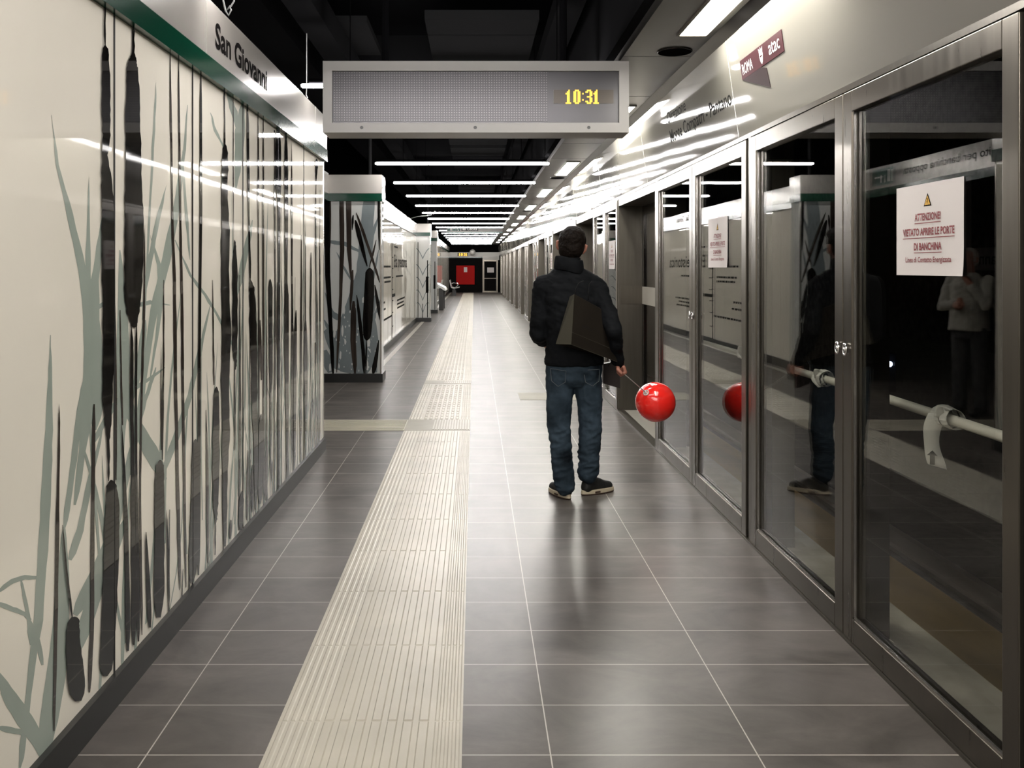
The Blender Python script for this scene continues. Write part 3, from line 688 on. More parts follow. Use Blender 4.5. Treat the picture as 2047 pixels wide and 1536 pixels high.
def slide_door(y0, y1, label):
    t = empty('sliding_door', (XR, (y0 + y1) / 2, 0), label, 'sliding door', 'recessed sliding doors of the platform screen')
    D = 0.25
    j = MB().box(XR - 0.005, XR + D, y1 - 0.03, y1 + 0.0, 0, 2.212)
    o = j.build('jamb', 'steel_dark', t, bevel=0.003)
    MB().box(XR + 0.02, XR + D, y1 - 0.033, y1 - 0.03, 1.12, 1.31).build('jamb_reflection', 'steel', o)  # reflection of the door's cream band, put on as a lighter steel strip
    j = MB().box(XR - 0.005, XR + D, y0, y0 + 0.03, 0, 2.212)
    j.build('jamb', 'steel_dark', t, bevel=0.003)
    boxo('header', 'steel_dark', (XR + 0.0, XR + D, y0 + 0.03, y1 - 0.03, 2.14, 2.212), t)
    boxo('threshold', 'strip', (XR + 0.06, XR + 0.25, y0 + 0.03, y1 - 0.03, 0.004, 0.009), t)
    ym = (y0 + y1) / 2
    for a, b in ((y0 + 0.03, ym - 0.004), (ym + 0.004, y1 - 0.03)):
        lf = MB().box(XR + D, XR + D + 0.04, a, a + 0.06, 0.01, 2.14).box(XR + D, XR + D + 0.04, b - 0.06, b, 0.01, 2.14).box(XR + D, XR + D + 0.04, a + 0.06, b - 0.06, 0.01, 0.14).box(XR + D, XR + D + 0.04, a + 0.06, b - 0.06, 2.05, 2.14).build('door_leaf', 'groove', t)
        boxo('glass_pane', 'glass', (XR + D + 0.016, XR + D + 0.024, a + 0.06, b - 0.06, 0.14, 2.05), lf)
        boxo('pale_band', 'strip', (XR + D - 0.004, XR + D + 0.012, a + 0.002, b - 0.002, 1.12, 1.30), lf, label='cream horizontal band')
    return t
slide_door(7.55, 9.55, 'sliding door recess just behind the balloon, with a broad dark steel jamb')
src_a = src_d = None
SH_Y = [3.02, 5.63, 10.02]
for k in range(0, 11):
    y0 = 9.55 + 3.93 * k
    lab1 = '%s pair of narrow glass panels beyond the man, %s half' % (ORD[k], 'near')
    lab2 = '%s pair of narrow glass panels beyond the man, %s half' % (ORD[k], 'far')
    labd = '%s sliding door recess beyond the man' % ORD[k]
    if k == 0:
        p1 = pane_leaf(9.555, 10.52, lab1, 1, group='narrow glass panels between the sliding doors'); p2 = pane_leaf(10.52, 11.49, lab2, -1, group='narrow glass panels between the sliding doors')
        d0 = slide_door(11.5, 13.47, labd)
    else:
        for s_, lb in ((p1, lab1), (p2, lab2), (d0, labd)):
            c = copy_tree(s_); c.location = s_.location + Vector((0, 3.93 * k, 0)); c['label'] = lb

# warning sheets taped to the glass
def sheet(yc, zc, label):
    t = empty('warning_sheet', (XR - 0.02, yc, zc - 0.15), label, 'paper notice', 'warning sheets taped to the screen')
    X1 = XR + 0.0068; n = 10; hw = 0.225; hh = 0.155
    pb = MB(); g = []
    for j in range(n + 1):
        for i in range(n + 1):
            a = i / n; b = j / n
            g.append((X1 - 0.0012 * abs(math.sin(a * 5)) * b * (1 - b) * 2 - (0.005 * (a ** 9) * ((1 - b) ** 9)), yc + hw - 2 * hw * a, zc - hh + 2 * hh * b))
    m_ = len(g)
    g2 = [(q[0] + 0.0006, q[1], q[2]) for q in g]
    fs_ = [(j * (n + 1) + i, j * (n + 1) + i + 1, (j + 1) * (n + 1) + i + 1, (j + 1) * (n + 1) + i) for j in range(n) for i in range(n)]
    pb.add(g, fs_); pb.add(g2, [f[::-1] for f in fs_])
    pb.build('sheet', 'paper', t, recalc=False)
    xt = X1 - 0.0008
    def line(s, w_, z, h, under=True):
        text_mesh(s, (xt, yc + w_ / 2, z), (0, -1, 0), (0, 0, 1), w_, h, 'printed_line', 'red_ink', t, bold=0.03 if under else 0.015)
        if under: boxo('underline', 'red_ink', (xt - 0.0012, xt - 0.0008, yc - w_ / 2, yc + w_ / 2, z - 0.009, z - 0.0065), t)
    line('ATTENZIONE!', 0.175, zc + 0.030, 0.026); line('VIETATO APRIRE LE PORTE', 0.345, zc - 0.020, 0.026)
    line('DI BANCHINA', 0.185, zc - 0.070, 0.026); line('Linea di Contatto Energizzata', 0.305, zc - 0.116, 0.024, False)
    tri = MB().add([(xt, yc + 0.026, zc + 0.078), (xt, yc - 0.026, zc + 0.078), (xt, yc, zc + 0.122)], [(0, 1, 2)])
    o = tri.build('warning_triangle', 'ink', t)
    MB().add([(xt - 0.0006, yc + 0.019, zc + 0.082), (xt - 0.0006, yc - 0.019, zc + 0.082), (xt - 0.0006, yc, zc + 0.114)], [(0, 1, 2)]).build('triangle_face', 'yellow', o)
    MB().add([(xt - 0.001, yc + 0.003, zc + 0.105), (xt - 0.001, yc - 0.002, zc + 0.105), (xt - 0.001, yc + 0.0005, zc + 0.098), (xt - 0.001, yc - 0.003, zc + 0.098), (xt - 0.001, yc + 0.001, zc + 0.085), (xt - 0.001, yc - 0.0005, zc + 0.094), (xt - 0.001, yc + 0.004, zc + 0.094)], [(0, 1, 3, 2), (2, 3, 4), (5, 4, 6)]).build('lightning_bolt', 'ink', o)
    tm = MB()
    for a, b in ((1, 1), (-1, 1), (1, -1), (-1, -1)):
        tm.box(X1 - 0.0012, X1 - 0.0008, yc + a * hw - 0.014, yc + a * hw + 0.014, zc + b * hh - 0.012, zc + b * hh + 0.012)
    return t
s1 = sheet(3.045, 1.628, 'large readable warning sheet on the nearest glass door')
for yy, z, lb in ((5.675, 1.655, 'warning sheet on the glass door to the right of the balloon'), (10.03, 1.64, 'warning sheet seen edge-on just right of the man\'s shoulder')):
    c = copy_tree(s1); c.location = s1.location + Vector((0, yy - 3.045, z - 1.628)); c['label'] = lb
for k in range(1, 10):
    c = copy_tree(s1); c.location = s1.location + Vector((0, 10.03 + 3.93 * k - 3.045, 0.0)); c['label'] = 'small warning sheet on the %s pair of narrow glass panels beyond the man' % ORD[k]

# ------------------------------------------------------------------ behind the glass
ident(boxo('trim_edge_sill', 'concrete', (XR + 0.06, 1.78, -5.9, YEND, -0.1, 0.004)), kind='structure')
ledge = ident(boxo('track_ledge', 'concrete', (1.80, 1.9, -5.9, YEND, -0.25, -0.03)), kind='structure')
ident(boxo('floor_track', 'ballast', (1.9, 5.6, -5.9, YEND, -1.4, -1.2)), kind='structure')
ident(boxo('wall_track_edge', 'ballast', (1.6, 1.9, -5.9, YEND, -1.4, -0.25)), kind='structure')
ident(boxo('contact_line_board', 'timber', (3.15, 3.75, -2, 30, -1.2, -1.1)), 'yellow-brown board running along the dark track bed behind the glass', 'board')
for xx, lb in ((2.6, 'near dull steel rail on the dark track bed behind the glass'), (4.05, 'far dull steel rail on the dark track bed behind the glass')):
    ident(MB().box(xx - 0.035, xx + 0.035, -2, 50, -1.06, -1.02).box(xx - 0.01, xx + 0.01, -2, 50, -1.16, -1.06).box(xx - 0.07, xx + 0.07, -2, 50, -1.2, -1.16).build('track_rail', 'rail'), lb, 'rail')
XP = 1.80; ZP = 0.93
pl_ = MB().tube([(XP, 1.2, ZP - 0.03), (XP, 2.5, ZP - 0.01), (XP, 4.2, ZP), (XP, 7.3, ZP - 0.02)], 0.02, 12).build('barrier_pole', 'pole', smooth=True)
ident(pl_, 'long white pole running level behind the glass doors', 'pole')
def tape(y, label, tail, seed):
    t = empty('tied_tape', (XP, y, ZP), label, 'tape', 'tapes knotted round the white pole')
    rg = random.Random(seed); b = MB()
    for k in range(4):                                # wraps of a flat band around the pole
        L = []; R = []; a0 = rg.uniform(0, 6); tilt = rg.uniform(-0.5, 0.5); yo = rg.uniform(-0.05, 0.05); n = 16
        for i in range(n + 1):
            a = a0 + i / n * 2 * math.pi; r = 0.025 + 0.004 * k + rg.uniform(0, 0.006)
            y_ = y + yo + math.sin(a) * tilt * 0.05
            L.append((XP + r * math.cos(a), y_ - 0.024, ZP + r * math.sin(a))); R.append((XP + r * 1.1 * math.cos(a + 0.1), y_ + 0.024, ZP + r * 1.1 * math.sin(a + 0.1)))
        b.add(L + R, [(i, i + 1, n + 2 + i, n + 1 + i) for i in range(n)])
    b.build('knot', 'tape', t, smooth=False, recalc=False)
    for sgn, ln in ((1, tail), (-1, 0.05 if tail > 0.1 else 0.07)):
        L = []; R = []; n = 12
        for i in range(n + 1):
            q = i / n; big = tail > 0.1 and sgn > 0
            cx_ = XP - 0.032 - 0.012 * math.sin(q * 4); yy = y + sgn * 0.015 + (0.022 * math.sin(q * 2.6) if big else -0.03 * q)
            z_ = ZP + 0.012 - q * ln if sgn > 0 else ZP + 0.05 * math.sin(q * 2.5)
            hw_ = (0.031 + 0.003 * math.sin(q * 9)) if big else 0.016 * (1 - 0.5 * q)
            dvx, dvy = 0.82, 0.57; e_ = 0.014 if (big and i == n) else 0.0
            L.append((cx_ - dvx * hw_, yy + dvy * hw_, z_ + e_)); R.append((cx_ + dvx * hw_ * 0.9, yy - dvy * hw_ * 0.9, z_ + 0.004 * math.sin(q * 7)))
        tb = MB().add(L + R, [(i, i + 1, n + 2 + i, n + 1 + i) for i in range(n)])
        o = tb.build('tail', 'tape', t, smooth=True, recalc=False)
        sd = o.modifiers.new('s', 'SOLIDIFY'); sd.thickness = 0.001
    if tail > 0.1:
        q = MB(); x_ = XP - 0.047; z_ = ZP - tail + 0.03; yy = y + 0.024
        q.add([(x_ + a * 1.2, yy - a * 0.8, z_ + b_) for a, b_ in ((-0.006, 0), (0.006, 0), (0.006, 0.035), (0.013, 0.035), (0, 0.055), (-0.013, 0.035), (-0.006, 0.035))], [tuple(range(7))])
        q.build('printed_arrow', 'ink_grey', t, recalc=False)
tape(3.46, 'white tape knot with a long hanging tail, on the pole behind the nearest door', 0.215, 1)
tape(4.70, 'short white tape knot on the pole behind the second glass door', 0.06, 2)
tape(6.05, 'small white tape knot on the pole above the reflected balloon', 0.05, 3)
bl = empty('signal_lamp', (4.3, 9.5, 0.5), 'tiny glowing blue-white lamp in the dark behind the nearest glass door', 'lamp')
MB().tube([(4.3, 9.42, 0.5), (4.3, 9.5, 0.5)], 0.03, 12).build('lens', 'bluelamp', bl)
MB().box(4.2, 4.4, 9.5, 9.6, 0.2, 0.6).box(4.28, 4.32, 9.52, 9.56, -1.2, 0.2).build('housing', 'duct', bl)

# ------------------------------------------------------------------ ceiling things
tube_src = None
for k in range(-6, 16):
    yy = 11.55 + (2.62 if k > 0 else 2.47) * k
    if k < -2: lab = 'glowing tube lamp over the near platform, out of the picture'
    elif k == -2: lab = 'glowing tube lamp mostly hidden behind the hanging clock display'
    elif k == -1: lab = 'glowing tube lamp hidden just behind the lower edge of the clock display'
    else: lab = '%s glowing white tube lamp below the clock display, counting away from the camera' % ORD[k]
    if tube_src is None:
        t = empty('tube_lamp', (-0.15, yy, 2.82), lab, 'ceiling lamp', 'white tube lamps across the black ceiling')
        MB().tube([(-1.257, yy, 2.82), (-1.245, yy, 2.82), (0.94, yy, 2.82), (0.95, yy, 2.82)], [0.008, 0.0165, 0.0165, 0.01], 12).build('glowing_tube', 'tube', t, smooth=True)
        MB().box(-1.2, 0.9, yy - 0.016, yy + 0.016, 2.843, 2.87).build('batten', 'black', t)
        MB().tube([(-0.9, yy, 2.87), (-0.9, yy, 4.0)], 0.004, 6).build('hanger_rod', 'black', t)
        MB().tube([(0.6, yy, 2.87), (0.6, yy, 4.0)], 0.004, 6).build('hanger_rod', 'black', t)
        tube_src = t
    else:
        t = copy_tree(tube_src); t.location = (-0.15, yy, 2.82); t['label'] = lab
tr = 6
def trim(b, m='duct'):
    global tr
    ident(boxo('trim_%d' % tr, m, b, bevel=0), kind='structure'); tr += 1
for (y0, y1, m_) in ((4.6, 5.4, 'duct_light'), (7.7, 8.2, 'duct_light'), (8.25, 9.3, 'duct_light'), (15.0, 15.6, 'duct_light'), (16.0, 17.1, 'duct_light'), (17.7, 19.6, 'duct'), (24, 25.5, 'duct_light'), (27, 29, 'duct')):
    trim((-0.42, 0.55, y0, y1, 3.6, 3.68), m_)
trim((-1.2, -0.92, 7.8, 9.0, 3.6, 3.66), 'duct_light'); trim((-1.3, -1.1, 4.0, 30, 3.3, 3.5)); trim((-2.0, -1.6, -2, 50, 3.5, 3.9))
for yy in (5.8, 9.8, 13.8, 17.8, 21.8): trim((-2.0, 1.4, yy, yy + 0.35, 3.72, 4.0))
trim((0.62, 0.82, 3, 50, 3.45, 3.6))
# conduits
for u, y0, lb in ((740, 12.0, 'thin grey conduit rising from the wide cattail pillar to the ceiling'), (855, 25.2, 'thin grey conduit rising from the second pillar to the ceiling')):
    p = W(u, 300, y0)
    ident(MB().tube([(p.x, y0, 2.71), (p.x, y0, 4.0)], 0.022, 8).build('conduit', 'duct_light'), lb, 'conduit')
def cab(name, pts, lb, m='cable', r=0.004):
    ident(MB().tube(pts, r, 6).build(name, m, smooth=True), lb, 'cable')
pts = [W(448 + 5 * math.cos(a) + 9 * q, 8 + 24 * math.sin(a) - 4, 3.9) for q, a in [(i / 14, -2.4 + i * 0.34) for i in range(15)]]
pts = [W(450, -40, 4.0), W(446, 0, 4.0), W(451, 22, 4.0), W(457, 31, 4.0), W(462, 20, 4.0), W(459, 12, 4.0), W(454, 19, 4.0)] + [W(462, 12, 4.0), W(468, 2, 4.0), W(467, -12, 4.0), W(462, -40, 4.0)]
cab('hanging_cable', pts, 'looped pale cable hanging above the San Giovanni lettering')
pts = [W(820, 437, 22), W(835, 433, 22), W(850, 432, 22), W(862, 430, 22), W(869, 422, 22), W(873, 426, 22.1)]
cab('hanging_cable', pts, 'slack cable drooping beside the left end of a far tube lamp', r=0.01)
cab('hanging_cable', [Vector((W(613, 150, 7).x, 7, 4.0)), W(613, 150, 7), W(613, 175, 7), W(612, 190, 7), W(615, 196, 7)], 'short pale cable at the left end of the tube beside the display', r=0.004)

# hanging clock display
DY = 6.0
dp = empty('clock_display', (0, DY, 2.39), 'wide grey hanging display showing 10:31 in amber', 'display')
X0, X1, Z0, Z1 = -0.998, 1.02, 2.39, 2.862
sx0, sx1, sz0, sz1 = -0.937, 0.955, 2.455, 2.797
h = MB()
h.box(X0, sx0, DY, DY + 0.28, Z0, Z1).box(sx1, X1, DY, DY + 0.28, Z0, Z1).box(sx0, sx1, DY, DY + 0.28, Z0, sz0).box(sx0, sx1, DY, DY + 0.28, sz1, Z1).box(sx0, sx1, DY + 0.03, DY + 0.28, sz0, sz1)
h.build('housing', 'display', dp)
boxo('screen_panel', 'screen', (sx0, sx1, DY + 0.022, DY + 0.03, sz0, sz1), dp)
boxo('dot_matrix', 'matrix', (sx0 + 0.004, 0.487, DY + 0.018, DY + 0.022, sz0 + 0.012, sz1 - 0.004), dp, label='grey panel of fine pale dots')
boxo('clock_window', 'clockbg', (0.525, 0.92, DY + 0.018, DY + 0.022, 2.585, 2.675), dp)
G = {'1': ["0010", "0110", "1110", "0110", "0110", "0110", "0110", "0110", "1111"], '0': ["0110", "1111", "1101", "1101", "1101", "1101", "1101", "1111", "0110"],
     ':': ["0", "0", "1", "0", "0", "0", "1", "0", "0"], '3': ["1110", "1111", "0011", "0011", "0110", "0011", "0011", "1111", "1110"]}
G['0'] = ["01110", "11011", "11011", "11011", "11011", "11011", "11011", "11011", "01110"]
G['1'] = ["00100", "01100", "11100", "01100", "01100", "01100", "01100", "01100", "11110"]
G['3'] = ["01110", "11011", "00011", "00011", "01110", "00011", "00011", "11011", "01110"]
dg_ = MB(); x = 0.604; ps = 0.0104
for ch in '10:31':
    g = G[ch]
    if ch == ':': x += 0.006
    for r_, row in enumerate(g):
        for c_, b in enumerate(row):
            if b == '1': dg_.box(x + c_ * 0.0092, x + c_ * 0.0092 + 0.0085, DY + 0.0155, DY + 0.018, 2.676 - (r_ + 1) * ps, 2.676 - r_ * ps - 0.0012)
    x += (len(g[0])) * 0.0092 + (0.006 if ch != ':' else 0.012)
dg_.build('clock_digit_field', 'amber', dp, label='amber LED digits 10:31')
for u in (723, 950, 1177):
    xx = (u - U0) / F * DY
    MB().prism([(xx + 0.011 * math.cos(a), DY - 0.001, 2.423 + 0.011 * math.sin(a)) for a in [i * math.pi / 10 for i in range(20)]], (0, 0.002, 0)).build('screw_hole', 'kick', dp)
MB().tube([(-0.6, DY + 0.15, Z1), (-0.6, DY + 0.15, 4.0)], 0.025, 8).build('hanger_rod', 'black', dp)
MB().tube([(0.6, DY + 0.15, Z1), (0.6, DY + 0.15, 4.0)], 0.025, 8).build('hanger_rod', 'black', dp)

# exit sign
ES = empty('exit_sign', (0, 32, 2.75), 'hanging grey exit sign reading Uscita under the far tube lamps', 'sign')
boxo('board', 'display', (-0.97, 1.0, 32, 32.12, 2.76, 2.96), ES)
boxo('green_band', 'exitgreen', (-0.97, 1.0, 31.99, 32.13, 2.71, 2.76), ES)
boxo('exit_pictogram', 'exitgreen', (-0.93, -0.5, 31.985, 32, 2.78, 2.94), ES)
boxo('text_plate', 'kick', (-0.45, 0.14, 31.985, 32, 2.78, 2.94), ES)
text_mesh('Uscita', (-0.24, 31.983, 2.81), (1, 0, 0), (0, 0, 1), 0.34, 0.095, 'lettering', 'white', ES, bold=0.01)
MB().box(-0.84, -0.77, 31.98, 31.984, 2.80, 2.92).box(-0.74, -0.66, 31.98, 31.984, 2.855, 2.87).tube([(-0.55, 31.98, 2.79), (-0.58, 31.98, 2.85), (-0.62, 31.98, 2.8)], 0.008, 6).tube([(-0.58, 31.98, 2.85), (-0.6, 31.98, 2.9)], 0.012, 6).build('running_figure', 'white', ES)
boxo('metro_symbol', 'white', (-0.41, -0.3, 31.98, 31.984, 2.81, 2.91), ES)
MB().tube([(-0.7, 32.06, 2.96), (-0.7, 32.06, 4)], 0.015, 6).build('hanger_rod', 'black', ES)
MB().tube([(0.7, 32.06, 2.96), (0.7, 32.06, 4)], 0.015, 6).build('hanger_rod', 'black', ES)

# ------------------------------------------------------------------ end of the platform
ew = boxo('wall_end', 'darkwall', (-1.9, 0.5, YEND, YEND + 0.2, 0, 2.1)); ident(ew, kind='structure')
boxo('fascia', 'cream_panel', (-1.9, 0.5, YEND - 0.03, YEND + 0.2, 2.14, 2.42), ew)
boxo('green_band', 'green', (-1.9, 0.5, YEND - 0.03, YEND + 0.2, 2.08, 2.14), ew)
ident(boxo('wall_end_upper', 'cream_panel', (0.5, 1.5, YEND - 0.05, YEND + 0.2, 1.95, 2.42)), kind='structure')
ident(boxo('wall_end_top', 'black', (-9, 6, YEND, YEND + 0.2, 2.42, 4.0)), kind='structure')
rb_ = empty('red_panel', (-0.54, YEND, 0.48), 'bright red square panel on the dark end wall', 'panel')
boxo('panel', 'red', (-1.08, 0.02, YEND - 0.07, YEND - 0.012, 0.48, 1.62), rb_, bevel=0.01)
boxo('paper_notice', 'paper', (-0.62, -0.42, YEND - 0.074, YEND - 0.07, 1.22, 1.52), rb_)
ck = empty('clock_display', (-0.7, YEND, 2.2), 'small far amber clock display above the red panel', 'display')
boxo('housing', 'kick', (-1.0, -0.36, YEND - 0.1, YEND - 0.03, 2.18, 2.38), ck)
mbx = MB(); x = -0.93
for ch in '10:31':
    for r_, row in enumerate(G[ch]):
        for c_, b in enumerate(row):
            if b == '1': mbx.box(x + c_ * 0.022, x + c_ * 0.022 + 0.021, YEND - 0.108, YEND - 0.1, 2.36 - (r_ + 1) * 0.018, 2.36 - r_ * 0.018)
    x += len(G[ch][0]) * 0.022 + 0.018
mbx.build('clock_digit_field', 'amber', ck)
dm = empty('dome_mirror', (-0.1, YEND - 1.2, 2.3), 'round pale dome under the ceiling at the end of the platform', 'dome camera')
bm = bmesh.new(); bmesh.ops.create_uvsphere(bm, u_segments=20, v_segments=12, radius=0.17); me = bpy.data.meshes.new('dome'); bm.to_mesh(me); bm.free(); me.materials.append(M['stick'])
for p in me.polygons: p.use_smooth = True
o = bpy.data.objects.new('dome', me); C.objects.link(o); o.parent = dm; o.location = (0, 0, 0.1)
MB().tube([(-0.1, YEND - 1.2, 2.5), (-0.1, YEND - 1.2, 4.0)], 0.02, 8).build('stem', 'black', dm)
ed = empty('door_1', (0.93, YEND, 0), 'dark glazed end door with a white notice', 'door'); ed['kind'] = 'structure'; del ed['category']
MB().box(0.5, 0.6, YEND - 0.06, YEND, 0, 1.95).box(1.32, 1.42, YEND - 0.06, YEND, 0, 1.95).box(0.6, 1.32, YEND - 0.06, YEND, 1.87, 1.95).box(0.6, 1.32, YEND - 0.06, YEND, 0, 0.1).box(0.6, 1.32, YEND - 0.05, YEND, 0.83, 0.87).build('frame', 'steel', ed)
boxo('glass_pane', 'darkwall', (0.6, 1.32, YEND - 0.02, YEND, 0.1, 1.87), ed)
boxo('paper_notice', 'paper', (0.78, 1.18, YEND - 0.07, YEND - 0.06, 1.2, 1.5), ed)

# seats
def bench(y, label, n=3):
    t = empty('platform_bench', (-1.1, y, 0), label, 'bench')
    for k in range(n):
        yy = y + k * 0.62
        s_ = MB(); prof = [(-1.28, 0.84), (-1.24, 0.6), (-1.2, 0.46), (-1.1, 0.42), (-0.95, 0.43), (-0.8, 0.46), (-0.78, 0.44), (-0.95, 0.40), (-1.12, 0.39), (-1.22, 0.43), (-1.27, 0.6), (-1.31, 0.83)]
        s_.prism([(a, yy, b) for a, b in prof], (0, 0.5, 0))
        s_.build('seat', 'seat', t, bevel=0.004)
        MB().tube([(-1.24, yy + 0.52, 0.62), (-1.1, yy + 0.52, 0.68), (-0.9, yy + 0.52, 0.66), (-0.86, yy + 0.52, 0.56), (-1.0, yy + 0.52, 0.44)], 0.014, 8).build('armrest', 'chrome', t, smooth=True)
    boxo('beam', 'kick', (-1.1, -1.02, y, y + n * 0.62, 0.33, 0.39), t)
    for yy in (y + 0.2, y + n * 0.62 - 0.3):
        boxo('leg', 'kick', (-1.16, -0.98, yy, yy + 0.1, 0, 0.33), t)
bench(48.0, 'grey metal bench with armrests near the red end panel')
pb = empty('perch_seat', (-1.12, 32, 0), 'pale sloping perch seat on black posts, just beyond the pillars', 'seat')
for k in range(3):
    y0 = 31.9 + k * 0.6
    MB().prism([(-1.42, y0, 0.98), (-1.05, y0, 0.80), (-0.98, y0, 0.70), (-1.02, y0, 0.67), (-1.1, y0, 0.72), (-1.42, y0, 0.92)], (0, 0.52, 0)).build('seat', 'seat', pb, bevel=0.006)
for yy in (31.95, 33.3): boxo('leg', 'kick', (-1.24, -1.08, yy, yy + 0.12, 0, 0.76), pb)

# ------------------------------------------------------------------ people
def ring_mesh(bm, rings):
    n = 20; prev = None; first = None
    for (c, rx, ry) in rings:
        vs_ = [bm.verts.new((c[0] + rx * math.cos(a), c[1] + ry * math.sin(a), c[2])) for a in [i * 2 * math.pi / n for i in range(n)]]
        if prev:
            for i in range(n): bm.faces.new((prev[i], prev[(i + 1) % n], vs_[(i + 1) % n], vs_[i]))
        else: first = vs_
        prev = vs_
    bm.faces.new(first[::-1]); bm.faces.new(prev)

def capsule(bm, p0, r0, p1, r1, n=14):
    p0 = Vector(p0); p1 = Vector(p1); d = p1 - p0; L = d.length; d.normalize()
    a = Vector((0, 1, 0)) if abs(d.y) < 0.9 else Vector((1, 0, 0)); a = (a - d * a.dot(d)).normalized(); b = d.cross(a)
    prof = []
    for k in range(1, 6):
        t = -math.pi / 2 + k * math.pi / 10; prof.append((r0 * math.sin(t), r0 * math.cos(t)))
    for k in range(0, 5):
        t = k * math.pi / 10; prof.append((L + r1 * math.sin(t), r1 * math.cos(t)))
    prev = None; s0 = bm.verts.new(p0 - d * r0)
    for (h_, r) in prof:
        vs_ = [bm.verts.new(p0 + d * h_ + (a * math.cos(t) + b * math.sin(t)) * r) for t in [i * 2 * math.pi / n for i in range(n)]]
        if prev:
            for i in range(n): bm.faces.new((prev[i], prev[(i + 1) % n], vs_[(i + 1) % n], vs_[i]))
        else:
            for i in range(n): bm.faces.new((s0, vs_[(i + 1) % n], vs_[i]))
        prev = vs_
    s1_ = bm.verts.new(p1 + d * r1)
    for i in range(n): bm.faces.new((s1_, prev[i], prev[(i + 1) % n]))

def ellipsoid(bm, c, r, rot=(0, 0, 0)):
    mt = Matrix.Translation(c) @ Euler(rot).to_matrix().to_4x4() @ Matrix.Diagonal((*r, 1))
    bmesh.ops.create_uvsphere(bm, u_segments=24, v_segments=16, radius=1, matrix=mt)

def blob(name, prims, vox, m, parent, smooth=6, fold=None, label=None, keep=None):
    """Overlapping solids melted into one continuous skin."""
    bm = bmesh.new()
    for p in prims:
        if p[0] == 'c': capsule(bm, *p[1:])
        elif p[0] == 'e': ellipsoid(bm, *p[1:])
        elif p[0] == 'r': ring_mesh(bm, p[1])
    bmesh.ops.recalc_face_normals(bm, faces=bm.faces)
    me = bpy.data.meshes.new('tmp'); bm.to_mesh(me); bm.free()
    t = bpy.data.objects.new('tmp', me); C.objects.link(t)
    r = t.modifiers.new('r', 'REMESH'); r.mode = 'VOXEL'; r.voxel_size = vox
    s_ = t.modifiers.new('s', 'SMOOTH'); s_.factor = 0.5; s_.iterations = smooth
    dg = bpy.context.evaluated_depsgraph_get(); me2 = bpy.data.meshes.new_from_object(t.evaluated_get(dg))
    bpy.data.objects.remove(t)
    if fold:
        nn = [v.normal.copy() for v in me2.vertices]
        for v, n_ in zip(me2.vertices, nn): v.co += n_ * fold(v.co, n_)
    off = root_off(parent)
    for v in me2.vertices: v.co -= off
    if keep:
        bm = bmesh.new(); bm.from_mesh(me2)
        bmesh.ops.delete(bm, geom=[v for v in bm.verts if not keep(v.co + off)], context='VERTS'); bm.to_mesh(me2); bm.free()
    me2.name = name; me2.materials.clear(); me2.materials.append(M[m])
    for p in me2.polygons: p.use_smooth = True
    o = bpy.data.objects.new(name, me2); C.objects.link(o); o.parent = parent
    if label: o['label'] = label
    return o

def head_prims(c, ryaw, roll, S=1.0):
    """Skull, jaw, nose, brow, lips and ears; local frame: x right, y face forward, z up."""
    m = Matrix.Translation(c) @ Euler((0, roll, 0)).to_matrix().to_4x4() @ Euler((0, 0, ryaw)).to_matrix().to_4x4()
    f = lambda x, y, z: m @ (Vector((x, y, z)) * S); rt = m.to_euler()
    P = [('e', f(0, -0.012, 0.03), (0.074, 0.093, 0.085), rt), ('e', f(0, 0.02, -0.02), (0.064, 0.072, 0.09), rt),
         ('e', f(0, 0.05, -0.075), (0.036, 0.034, 0.03), rt), ('c', f(0, 0.088, 0.0), 0.009, f(0, 0.106, -0.032), 0.013),
         ('c', f(-0.03, 0.078, 0.018), 0.013, f(0.03, 0.078, 0.018), 0.013), ('c', f(-0.018, 0.085, -0.058), 0.007, f(0.018, 0.085, -0.058), 0.007),
         ('c', f(-0.05, 0.05, -0.02), 0.02, f(-0.03, 0.07, -0.03), 0.018), ('c', f(0.05, 0.05, -0.02), 0.02, f(0.03, 0.07, -0.03), 0.018)]
    for s_ in (-1, 1):
        P += [('c', f(s_ * 0.078, -0.005, 0.018), 0.009, f(s_ * 0.088, -0.016, 0.012), 0.010), ('c', f(s_ * 0.088, -0.016, 0.014), 0.009, f(s_ * 0.087, -0.010, -0.014), 0.008), ('c', f(s_ * 0.087, -0.01, -0.014), 0.008, f(s_ * 0.077, 0.0, -0.03), 0.008)]
    P = [(p[0], p[1], tuple(q * S for q in p[2]), p[3]) if p[0] == 'e' else (p[0], p[1], p[2] * S, p[3], p[4] * S) for p in P]
    return P, f, rt

